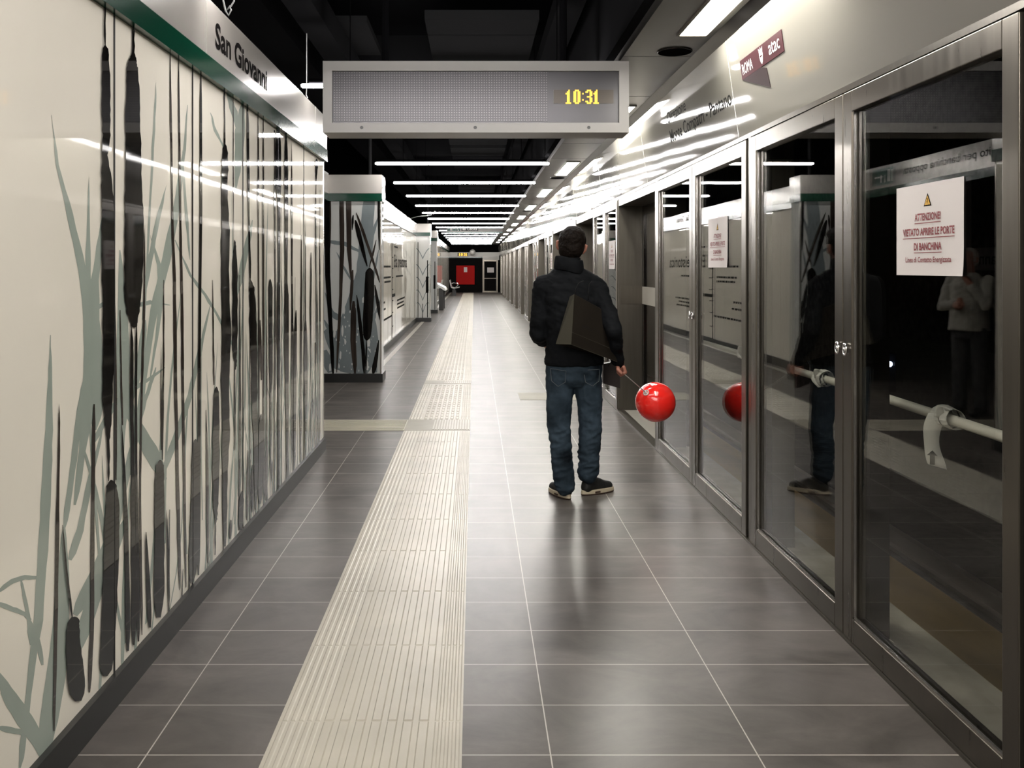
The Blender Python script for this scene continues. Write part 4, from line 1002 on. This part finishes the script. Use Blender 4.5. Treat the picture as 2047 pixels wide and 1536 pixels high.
# ---- the man with the balloon
BY = 5.95
def P(u, v, dy=0.0):
    q = W(u, v, BY); q.y += dy; return q                   # keep x, z of the body plane, move in depth
man = empty('person', (0.62, BY, 0), 'man seen from behind in a dark jacket and blue jeans holding a balloon stick', 'person')
hc = P(1143, 492, 0.02)
HP, hf, hrt = head_prims(hc, math.radians(-6), math.radians(9), 1.08)
sh_l, el_l, wr_l = P(1086, 572), P(1077, 668, 0.03), P(1092, 688, 0.27)
sh_r, el_r, wr_r = P(1193, 574), P(1221, 660, -0.13), P(1234, 722, -0.02)
hip_l, kn_l, an_l = P(1120, 745), P(1118, 852, 0.02), Vector((0.592, 5.93, 0.09))
hip_r, kn_r, an_r = P(1176, 745), P(1182, 855, 0.03), Vector((0.752, 6.02, 0.1))
hd = P(1238, 735, 0.0)
def hand_prims(c, S=1.2):
    """A loosely closed fist, knuckles outward and down, thumb across the front."""
    Q = [('c', c + Vector((-0.008, -0.01, 0.035)), 0.024, c + Vector((0.004, 0, -0.006)), 0.027), ('c', c + Vector((-0.012, 0.012, 0.028)), 0.02, c + Vector((-0.004, 0.026, -0.006)), 0.022)]
    for i, (dx, dy, ln) in enumerate(((0.022, -0.034, 0.0), (0.024, -0.012, 0.004), (0.022, 0.010, 0.002), (0.018, 0.031, -0.004))):
        k0 = c + Vector((dx - 0.004, dy, 0.006)); k1 = c + Vector((dx + 0.006, dy, -0.022 - ln)); k2 = c + Vector((dx - 0.020, dy - 0.002, -0.038 - ln)); k3 = c + Vector((dx - 0.036, dy - 0.004, -0.022))
        Q += [('c', k0, 0.0105, k1, 0.0095), ('c', k1, 0.0095, k2, 0.009), ('c', k2, 0.009, k3, 0.008)]
    Q += [('c', c + Vector((-0.014, -0.026, 0.016)), 0.012, c + Vector((-0.014, -0.046, -0.008)), 0.0105), ('c', c + Vector((-0.014, -0.046, -0.008)), 0.0105, c + Vector((0.004, -0.05, -0.026)), 0.009)]
    Q = [(k, c + (a - c) * S, r * S, c + (b - c) * S, q * S) for k, a, r, b, q in Q]
    return Q
hl = P(1100, 690, 0.36)
body = HP + [('c', hc + Vector((0, -0.015, -0.05)), 0.058, P(1140, 540, 0.0), 0.06),
    ('r', [(P(1146, 728), 0.13, 0.095), (P(1146, 690), 0.125, 0.09), (P(1143, 640), 0.14, 0.1), (P(1140, 590), 0.155, 0.1), (P(1139, 560), 0.13, 0.08), (P(1140, 540), 0.06, 0.055)]),
    ('c', sh_l, 0.05, el_l, 0.038), ('c', el_l, 0.038, wr_l, 0.026), ('c', sh_r, 0.05, el_r, 0.038), ('c', el_r, 0.038, wr_r, 0.026), ('c', wr_r, 0.026, hd + Vector((0, 0, 0.035)), 0.024),
    ('c', P(1142, 575), 0.09, sh_l, 0.05), ('c', P(1142, 575), 0.09, sh_r, 0.05), ('c', wr_l, 0.026, hl, 0.024),
    ('r', [(P(1147, 765), 0.1, 0.07), (P(1147, 745), 0.145, 0.1), (P(1146, 725), 0.14, 0.1)]),
    ('c', hip_l, 0.075, kn_l, 0.05), ('c', kn_l, 0.052, an_l, 0.036), ('c', hip_r, 0.075, kn_r, 0.05), ('c', kn_r, 0.052, an_r, 0.036),
    ('c', an_l, 0.036, an_l + Vector((-0.03, 0.05, -0.04)), 0.028), ('c', an_r, 0.036, an_r + Vector((0.05, 0.03, -0.04)), 0.028)] + hand_prims(hd) + hand_prims(hl)
blob('body', body, 0.0042, 'skin', man, 3, label='bare skin of head, neck and hands')
for s_ in (-1, 1):
    bm = bmesh.new(); bmesh.ops.create_uvsphere(bm, u_segments=12, v_segments=8, radius=0.0125, matrix=Matrix.Translation(hf(s_ * 0.031, 0.082, 0.0))); me = bpy.data.meshes.new('eye'); bm.to_mesh(me); bm.free()
    for v in me.vertices: v.co -= root_off(man)
    me.materials.append(M['eye']); o = bpy.data.objects.new('eye', me); C.objects.link(o); o.parent = man
hinv = (Matrix.Translation(hc) @ Euler((0, math.radians(9), 0)).to_matrix().to_4x4() @ Euler((0, 0, math.radians(-6))).to_matrix().to_4x4()).inverted()
def hair_keep(co):
    q = (hinv @ co) / 1.08
    if q.z < -0.075 + 0.0 * abs(q.x): return False
    if q.y > 0.03 and q.z < 0.065 - 0.2 * max(0, 0.07 - q.y): return False
    if abs(q.x) > 0.06 and q.y > -0.028 and q.z < 0.022: return False
    return True
blob('hair', [('e', hf(0, -0.016, 0.034), (0.09, 0.108, 0.097), hrt), ('e', hf(0, -0.03, -0.008), (0.083, 0.09, 0.094), hrt), ('e', hf(0.012, 0.03, 0.08), (0.062, 0.064, 0.038), hrt)], 0.004, 'hair', man, 3,
     fold=lambda c, n: 0.004 * noise.noise(c * 60) + 0.004 * noise.noise(c * 22), keep=hair_keep)
bm = bmesh.new(); ellipsoid(bm, hf(0.012, -0.03, 0.1175), (0.026, 0.03, 0.0105), hrt); me = bpy.data.meshes.new('thin_crown'); bm.to_mesh(me); bm.free()

def fold_j(c, n):
    q = Vector((c.x * 9, c.y * 9, c.z * 16)); a = 0.010 * noise.noise(q) + 0.006 * noise.noise(Vector((c.x * 22 + c.z * 14, c.y * 20, c.z * 26)))
    return a + 0.004 * abs(noise.noise(Vector((c.x * 30, c.y * 30, c.z * 60 + c.x * 20))))
cuff = wr_r + (hd - wr_r) * 0.35
jk = [('r', [(P(1147, 730), 0.192, 0.125), (P(1147, 722), 0.197, 0.13), (P(1147, 708), 0.185, 0.122), (P(1147, 680), 0.178, 0.12), (P(1144, 640), 0.182, 0.128), (P(1141, 600), 0.192, 0.132), (P(1140, 572), 0.185, 0.118), (P(1140, 552), 0.135, 0.09), (P(1140, 540), 0.088, 0.076), (P(1138, 526), 0.078, 0.078), (P(1137, 515), 0.078, 0.08)]),
      ('c', P(1096, 570), 0.072, sh_l, 0.066), ('c', sh_l + Vector((0.0, 0, 0)), 0.068, el_l, 0.058), ('c', el_l, 0.058, wr_l, 0.046),
      ('c', P(1186, 572), 0.074, sh_r, 0.067), ('c', sh_r, 0.068, el_r, 0.055), ('c', el_r, 0.056, wr_r, 0.040), ('c', wr_r, 0.040, cuff, 0.036),
      ('c', P(1140, 545), 0.08, P(1105, 562), 0.06), ('c', P(1140, 545), 0.08, P(1180, 566), 0.06)]
jo = blob('jacket', jk, 0.007, 'jacket', man, 4, fold=fold_j)
# collar: a thick turned-up band
cl = MB(); n = 28; rows = []
cc = P(1137, 520); 
for (dz, r) in ((-0.075, 0.092), (-0.05, 0.094), (-0.02, 0.092), (0.004, 0.088), (0.014, 0.085), (0.014, 0.078), (-0.03, 0.074)):
    rows.append([cc + Vector((r * 1.05 * math.cos(a), r * math.sin(a) - 0.004, dz - 0.012 * math.cos(a) + 0.006 * math.sin(a * 2) - 0.014 * max(0, math.sin(a)))) * 1.0 + Vector((1, 1, 0)) * 0.008 * noise.noise(Vector((math.cos(a) * 3, math.sin(a) * 3, dz * 30))) for a in [i * 2 * math.pi / n for i in range(n)]])
cl.add([q for rw in rows for q in rw], [(j * n + i, j * n + (i + 1) % n, (j + 1) * n + (i + 1) % n, (j + 1) * n + i) for j in range(6) for i in range(n)])
co_ = cl.build('collar', 'jacket', jo, smooth=True); co_.modifiers.new('s', 'SUBSURF').render_levels = 2

def fold_d(c, n):
    low = max(0.0, min(1.0, (0.55 - c.z) / 0.3)); 
    q = Vector((c.x * 9 + c.z * 5, c.y * 9, c.z * 11 + c.x * 6))
    ridge = 1 - abs(noise.noise(Vector((c.x * 8 + c.z * 9, c.y * 8, c.z * 24 - c.x * 10)))) * 2.4
    return 0.006 * noise.noise(q) + (0.0015 + 0.005 * low) * ridge + 0.003 * noise.noise(Vector((c.x * 20, c.y * 20, c.z * 34 + c.x * 15)))
jn = [('r', [(P(1147, 772), 0.12, 0.085), (P(1147, 757), 0.178, 0.12), (P(1147, 740), 0.186, 0.126), (P(1147, 718), 0.178, 0.115), (P(1147, 708), 0.17, 0.11)]),
      ('c', P(1120, 758), 0.096, P(1118, 800, 0.01), 0.088), ('c', P(1118, 800, 0.01), 0.088, kn_l, 0.077), ('c', kn_l, 0.077, P(1123, 915), 0.068), ('c', P(1123, 915), 0.068, Vector((0.585, 5.91, 0.10)), 0.066), ('c', Vector((0.585, 5.91, 0.10)), 0.064, Vector((0.587, 5.905, 0.082)), 0.062),
      ('c', P(1174, 758), 0.094, P(1179, 800, 0.01), 0.086), ('c', P(1179, 800, 0.01), 0.086, kn_r, 0.074), ('c', kn_r, 0.074, P(1177, 915, 0.03), 0.068), ('c', P(1177, 915, 0.03), 0.068, Vector((0.752, 6.0, 0.15)), 0.069), ('c', Vector((0.752, 6.0, 0.15)), 0.068, Vector((0.752, 6.0, 0.145)), 0.067)]
je = blob('jeans', jn, 0.007, 'denim', man, 4, fold=fold_d)
def on_back(u, v, pull=0.0):                          # back of the jeans, slightly proud
    x = (u - U0) / F * BY; z = H - (v - V0) / F * BY
    cx = (1120 - U0) / F * BY if u < 1147 else (1176 - U0) / F * BY
    r = 0.094; dx = max(-0.9, min(0.9, (x - cx) / r)); return Vector((x, BY - max(math.sqrt(1 - dx * dx) * r, 0.05) - 0.03 - pull, z))
for pk in ([(1098, 734), (1128, 738), (1126, 760), (1112, 768), (1100, 758), (1098, 734)], [(1162, 737), (1194, 735), (1193, 758), (1180, 767), (1166, 760), (1162, 737)]):
    MB().tube([on_back(u, v, 0.002) for u, v in pk], 0.0022, 5).build('pocket_seam', 'stitch', je)

def shoe(heel, ang, name='shoe'):
    """Runner: dark outsole, cream midsole, black upper; heel point on the floor, ang from +Y to +X."""
    t = None; dirv = Vector((math.sin(ang), math.cos(ang), 0)); side = Vector((dirv.y, -dirv.x, 0))
    def ringp(s, w_, z): return [heel + dirv * (s_[0]) + side * (s_[1]) + Vector((0, 0, z)) for s_ in s]
    out = []
    for i in range(28):
        a = i * 2 * math.pi / 28; l = 0.138 * math.cos(a); wd = 0.047 * math.sin(a) * (1.0 + 0.14 * math.cos(a)); out.append((0.135 + l, wd))
    def slab(z0, z1, s0, s1, nm, m_, par):
        b = MB(); n = len(out)
        A = [heel + dirv * (0.135 + (p[0] - 0.135) * s0) + side * (p[1] * s0) + Vector((0, 0, z0)) for p in out]
        B = [heel + dirv * (0.135 + (p[0] - 0.135) * s1) + side * (p[1] * s1) + Vector((0, 0, z1)) for p in out]
        b.add(A + B, [tuple(range(n))[::-1], tuple(range(n, 2 * n))] + [(i, (i + 1) % n, n + (i + 1) % n, n + i) for i in range(n)])
        return b.build(nm, m_, par, smooth=False, bevel=0.003)
    up = blob(name, [('c', heel + dirv * 0.05 + Vector((0, 0, 0.062)), 0.040, heel + dirv * 0.17 + Vector((0, 0, 0.05)), 0.037), ('c', heel + dirv * 0.17 + Vector((0, 0, 0.045)), 0.038, heel + dirv * 0.225 + Vector((0, 0, 0.038)), 0.033), ('c', heel + dirv * 0.045 + Vector((0, 0, 0.05)), 0.04, heel + dirv * 0.06 + Vector((0, 0, 0.11)), 0.037), ('c', heel + dirv * 0.08 + Vector((0, 0, 0.09)), 0.034, heel + dirv * 0.15 + Vector((0, 0, 0.065)), 0.032)],
              0.005, 'shoe', man, 3, keep=lambda c: c.z > 0.012)
    slab(0.009, 0.034, 1.0, 0.96, 'midsole', 'sole', up); slab(0.0, 0.010, 0.96, 1.0, 'outsole', 'outsole', up)
    for sgn in (1, -1):
        b = MB(); base = heel + dirv * 0.10 + side * (0.0475 * sgn) + Vector((0, 0, 0.02))
        b.box(-0.02, 0.02, -0.003, 0.003, -0.005, 0.005); 
        b.v = [tuple(base + dirv * q[0] + side * q[1] + Vector((0, 0, q[2]))) for q in b.v]; b.build('sole_mark', 'outsole', up)
    return up
shoe(Vector((0.615, 5.868, 0)), math.radians(-22))
shoe(Vector((0.705, 5.985, 0)), math.radians(58))

# balloon on its stick
bc = Vector((1.2235, 6.15, H - (804 - V0) / F * 6.15))
bn = empty('balloon', bc, 'round red balloon on a thin white stick held beside the glass doors', 'balloon')
cup = W(1286, 780, 6.035)
axis = (bc - cup).normalized()
bm = bmesh.new(); bmesh.ops.create_uvsphere(bm, u_segments=48, v_segments=32, radius=1)
me = bpy.data.meshes.new('skin'); rotq = Vector((0, 0, 1)).rotation_difference(axis)
for v in bm.verts:
    z = v.co.z; s_ = 1.0 - 0.10 * max(0, -z) ** 3
    v.co = rotq @ Vector((v.co.x * 0.134 * s_, v.co.y * 0.134 * s_, z * 0.141))
for f in bm.faces: f.smooth = True
bm.to_mesh(me); bm.free(); me.materials.append(M['balloon']); o = bpy.data.objects.new('balloon_skin', me); C.objects.link(o); o.parent = bn
cb = bc - axis * 0.141
a = axis.orthogonal().normalized(); b_ = axis.cross(a)
MB().tube([cb + (a * math.cos(t) + b_ * math.sin(t)) * 0.017 for t in [i * math.pi / 12 for i in range(25)]], 0.0042, 8).tube([cb - axis * 0.012, cb + axis * 0.01], [0.006, 0.014], 12).build('cup', 'stick', bn, smooth=True)
MB().tube([cb, hd + Vector((-0.004, -0.006, -0.012)), hd + (hd - cb).normalized() * 0.03 + Vector((0, 0, 0))], 0.0032, 8).build('stick', 'stick', bn, smooth=True)

# paper carrier bag hanging behind the man's back
bg = empty('shopping_bag', P(1180, 690, -0.2), "dark brown paper shopping bag hanging against the man's back", 'bag')
TLn, BLn = W(1148, 588, 5.72), W(1142, 689, 5.68)           # near left edge
TLf, BLf = W(1139, 593, 5.80), W(1111, 688, 5.775)
BR = W(1234, 724, 5.87); TR = BR + (TLn - BLn) * 0.9 - (BR - BLn).normalized() * 0.10
TRf, BRf = TR + Vector((0.01, 0.03, 0)), BR + Vector((0.0, 0.04, 0.005))
b = MB(); b.add([TLn, BLn, BR, TR], [(0, 1, 2, 3)]); b.add([BLn, BR, BRf, BLf], [(0, 1, 2, 3)]); b.add([TR, BR, BRf, TRf], [(0, 1, 2, 3)]); b.add([TLf, BLf, BRf, TRf], [(0, 1, 2, 3)]); b.add([TLn, TR, TRf, TLf], [(0, 1, 2, 3)])
o = b.build('bag_body', 'bag', bg)
MB().add([TLn, BLn, BLf, TLf], [(0, 1, 2, 3)]).build('gusset', 'bag_side', bg, label='paler olive side gusset')
F0, F1 = BLn.lerp(TLn, 0.24), BR.lerp(TR, 0.24)
MB().tube([F0 + Vector((0, -0.001, 0)), F1 + Vector((0, -0.001, 0))], 0.0012, 5).tube([BLn + Vector((0, -.001, 0)), BR + Vector((0, -.001, 0))], 0.0012, 5).tube([BLn.lerp(BLf, 1.0), BLn.lerp(TLn, 0.2).lerp(BLf.lerp(TLf, 0.2), 0.35)], 0.0007, 5).build('crease', 'bag_side', bg)
rt_ = (BR - BLn).normalized(); upv = (TLn - BLn); upv = (upv - rt_ * upv.dot(rt_)).normalized()
p0 = BLn.lerp(TLn, 0.42) + rt_ * 0.075
text_mesh('CHARIST', p0 + Vector((0, -0.002, 0.0)), rt_, upv, 0.10, 0.016, 'lettering', 'cord', bg, depth=0.0015)
MB().tube([W(1150, 590, 5.73), W(1150, 578, 5.74), W(1157, 566, 5.76), W(1166, 562, 5.79)], 0.0028, 6).tube([W(1176, 600, 5.74), W(1176, 584, 5.74), W(1178, 568, 5.76), W(1184, 562, 5.78)], 0.0028, 6).build('handle_cord', 'cord', bg, smooth=True)
b2 = empty('paper_bag', W(1223, 750, 5.98), "small dark maroon paper bag held beside the man's right thigh", 'bag')
q = [W(1206, 728, 5.96), W(1238, 722, 5.90), W(1240, 777, 5.90), W(1206, 767, 5.96)]
MB().prism(q, (0.0, 0.06, 0)).build('bag_body', 'bag2', b2, bevel=0.001)
MB().tube([W(1215, 733, 5.94), W(1224, 720, 5.93), W(1236, 730, 5.93)], 0.0022, 6).build('handle_cord', 'cord', b2)

# ---- white-haired man in the side passage, seen in the glass
PX, PY = -2.0, 9.27
pm = empty('person', (PX, PY, 0), 'white-haired man in a light shirt in the side passage, seen reflected in the glass', 'person')
def Q(x, y, z): return Vector((PX + x, PY + y, z))
fc = math.radians(-120)                               # faces towards the platform and the camera
def Rz(x, y, z):
    c, s_ = math.cos(fc), math.sin(fc); return Vector((PX + x * c - y * s_, PY + x * s_ + y * c, z))
hc2 = Rz(0, 0.02, 1.58)
HP2, hf2, hrt2 = head_prims(hc2, fc, 0.0)
sl, el, wl_ = Rz(-0.19, 0, 1.36), Rz(-0.25, 0.06, 1.10), Rz(0.02, 0.22, 1.13)
sr, er, wr = Rz(0.19, 0, 1.36), Rz(0.24, 0.12, 1.12), Rz(0.05, 0.18, 1.42)
hb = hand_prims(wr + Vector((0, 0, 0.04))) + hand_prims(wl_)
body2 = HP2 + [('c', hc2 + Vector((0, 0, -0.06)), 0.055, Rz(0, 0, 1.40), 0.06), ('r', [(Rz(0, 0, 0.9), 0.14, 0.12), (Rz(0, 0, 1.1), 0.14, 0.12), (Rz(0, 0, 1.32), 0.15, 0.12), (Rz(0, 0, 1.42), 0.06, 0.06)]),
    ('c', sl, 0.05, el, 0.036), ('c', el, 0.036, wl_, 0.027), ('c', sr, 0.05, er, 0.036), ('c', er, 0.036, wr, 0.027),
    ('c', Rz(-0.09, 0, 0.88), 0.08, Rz(-0.1, 0.01, 0.48), 0.052), ('c', Rz(-0.1, 0.01, 0.48), 0.05, Rz(-0.11, 0, 0.09), 0.035), ('c', Rz(0.09, 0, 0.88), 0.08, Rz(0.1, 0.01, 0.48), 0.052), ('c', Rz(0.1, 0.01, 0.48), 0.05, Rz(0.11, 0, 0.09), 0.035), ('c', Rz(-0.11, 0, 0.06), 0.03, Rz(-0.12, 0.14, 0.04), 0.028), ('c', Rz(0.11, 0, 0.06), 0.03, Rz(0.12, 0.14, 0.04), 0.028)] + hb
blob('body', body2, 0.006, 'skin', pm, 3)
hi2 = (Matrix.Translation(hc2) @ Euler((0, 0, fc)).to_matrix().to_4x4()).inverted()
blob('hair', [('e', hf2(0, -0.016, 0.034), (0.083, 0.1, 0.09), hrt2), ('e', hf2(0, -0.03, -0.005), (0.08, 0.083, 0.08), hrt2)], 0.006, 'hair_white', pm, 2, keep=lambda co: not ((hi2 @ co).y > 0.035 and (hi2 @ co).z < 0.08) and (hi2 @ co).z > -0.07)
blob('shirt', [('r', [(Rz(0, 0, 0.86), 0.2, 0.165), (Rz(0, 0, 0.95), 0.19, 0.16), (Rz(0, 0, 1.15), 0.18, 0.15), (Rz(0, 0, 1.32), 0.185, 0.14), (Rz(0, 0, 1.40), 0.12, 0.1), (Rz(0, 0, 1.45), 0.07, 0.07)]),
     ('c', sl, 0.068, el, 0.055), ('c', el, 0.054, el.lerp(wl_, 0.7), 0.045), ('c', sr, 0.068, er, 0.055), ('c', er, 0.054, er.lerp(wr, 0.6), 0.045)], 0.009, 'shirt', pm, 3, fold=fold_j)
blob('trousers', [('r', [(Rz(0, 0, 0.78), 0.15, 0.12), (Rz(0, 0, 0.9), 0.17, 0.135), (Rz(0, 0, 0.98), 0.165, 0.13)]), ('c', Rz(-0.09, 0, 0.85), 0.09, Rz(-0.1, 0.01, 0.48), 0.07), ('c', Rz(-0.1, 0.01, 0.48), 0.07, Rz(-0.11, 0, 0.1), 0.06), ('c', Rz(0.09, 0, 0.85), 0.09, Rz(0.1, 0.01, 0.48), 0.07), ('c', Rz(0.1, 0.01, 0.48), 0.07, Rz(0.11, 0, 0.1), 0.06)], 0.009, 'trousers', pm, 3, fold=fold_d)
for s_ in (-1, 1):
    blob('shoe', [('c', Rz(s_ * 0.11, -0.04, 0.05), 0.045, Rz(s_ * 0.12, 0.15, 0.042), 0.04)], 0.008, 'shoe', pm, 2, keep=lambda c: c.z > 0.004)
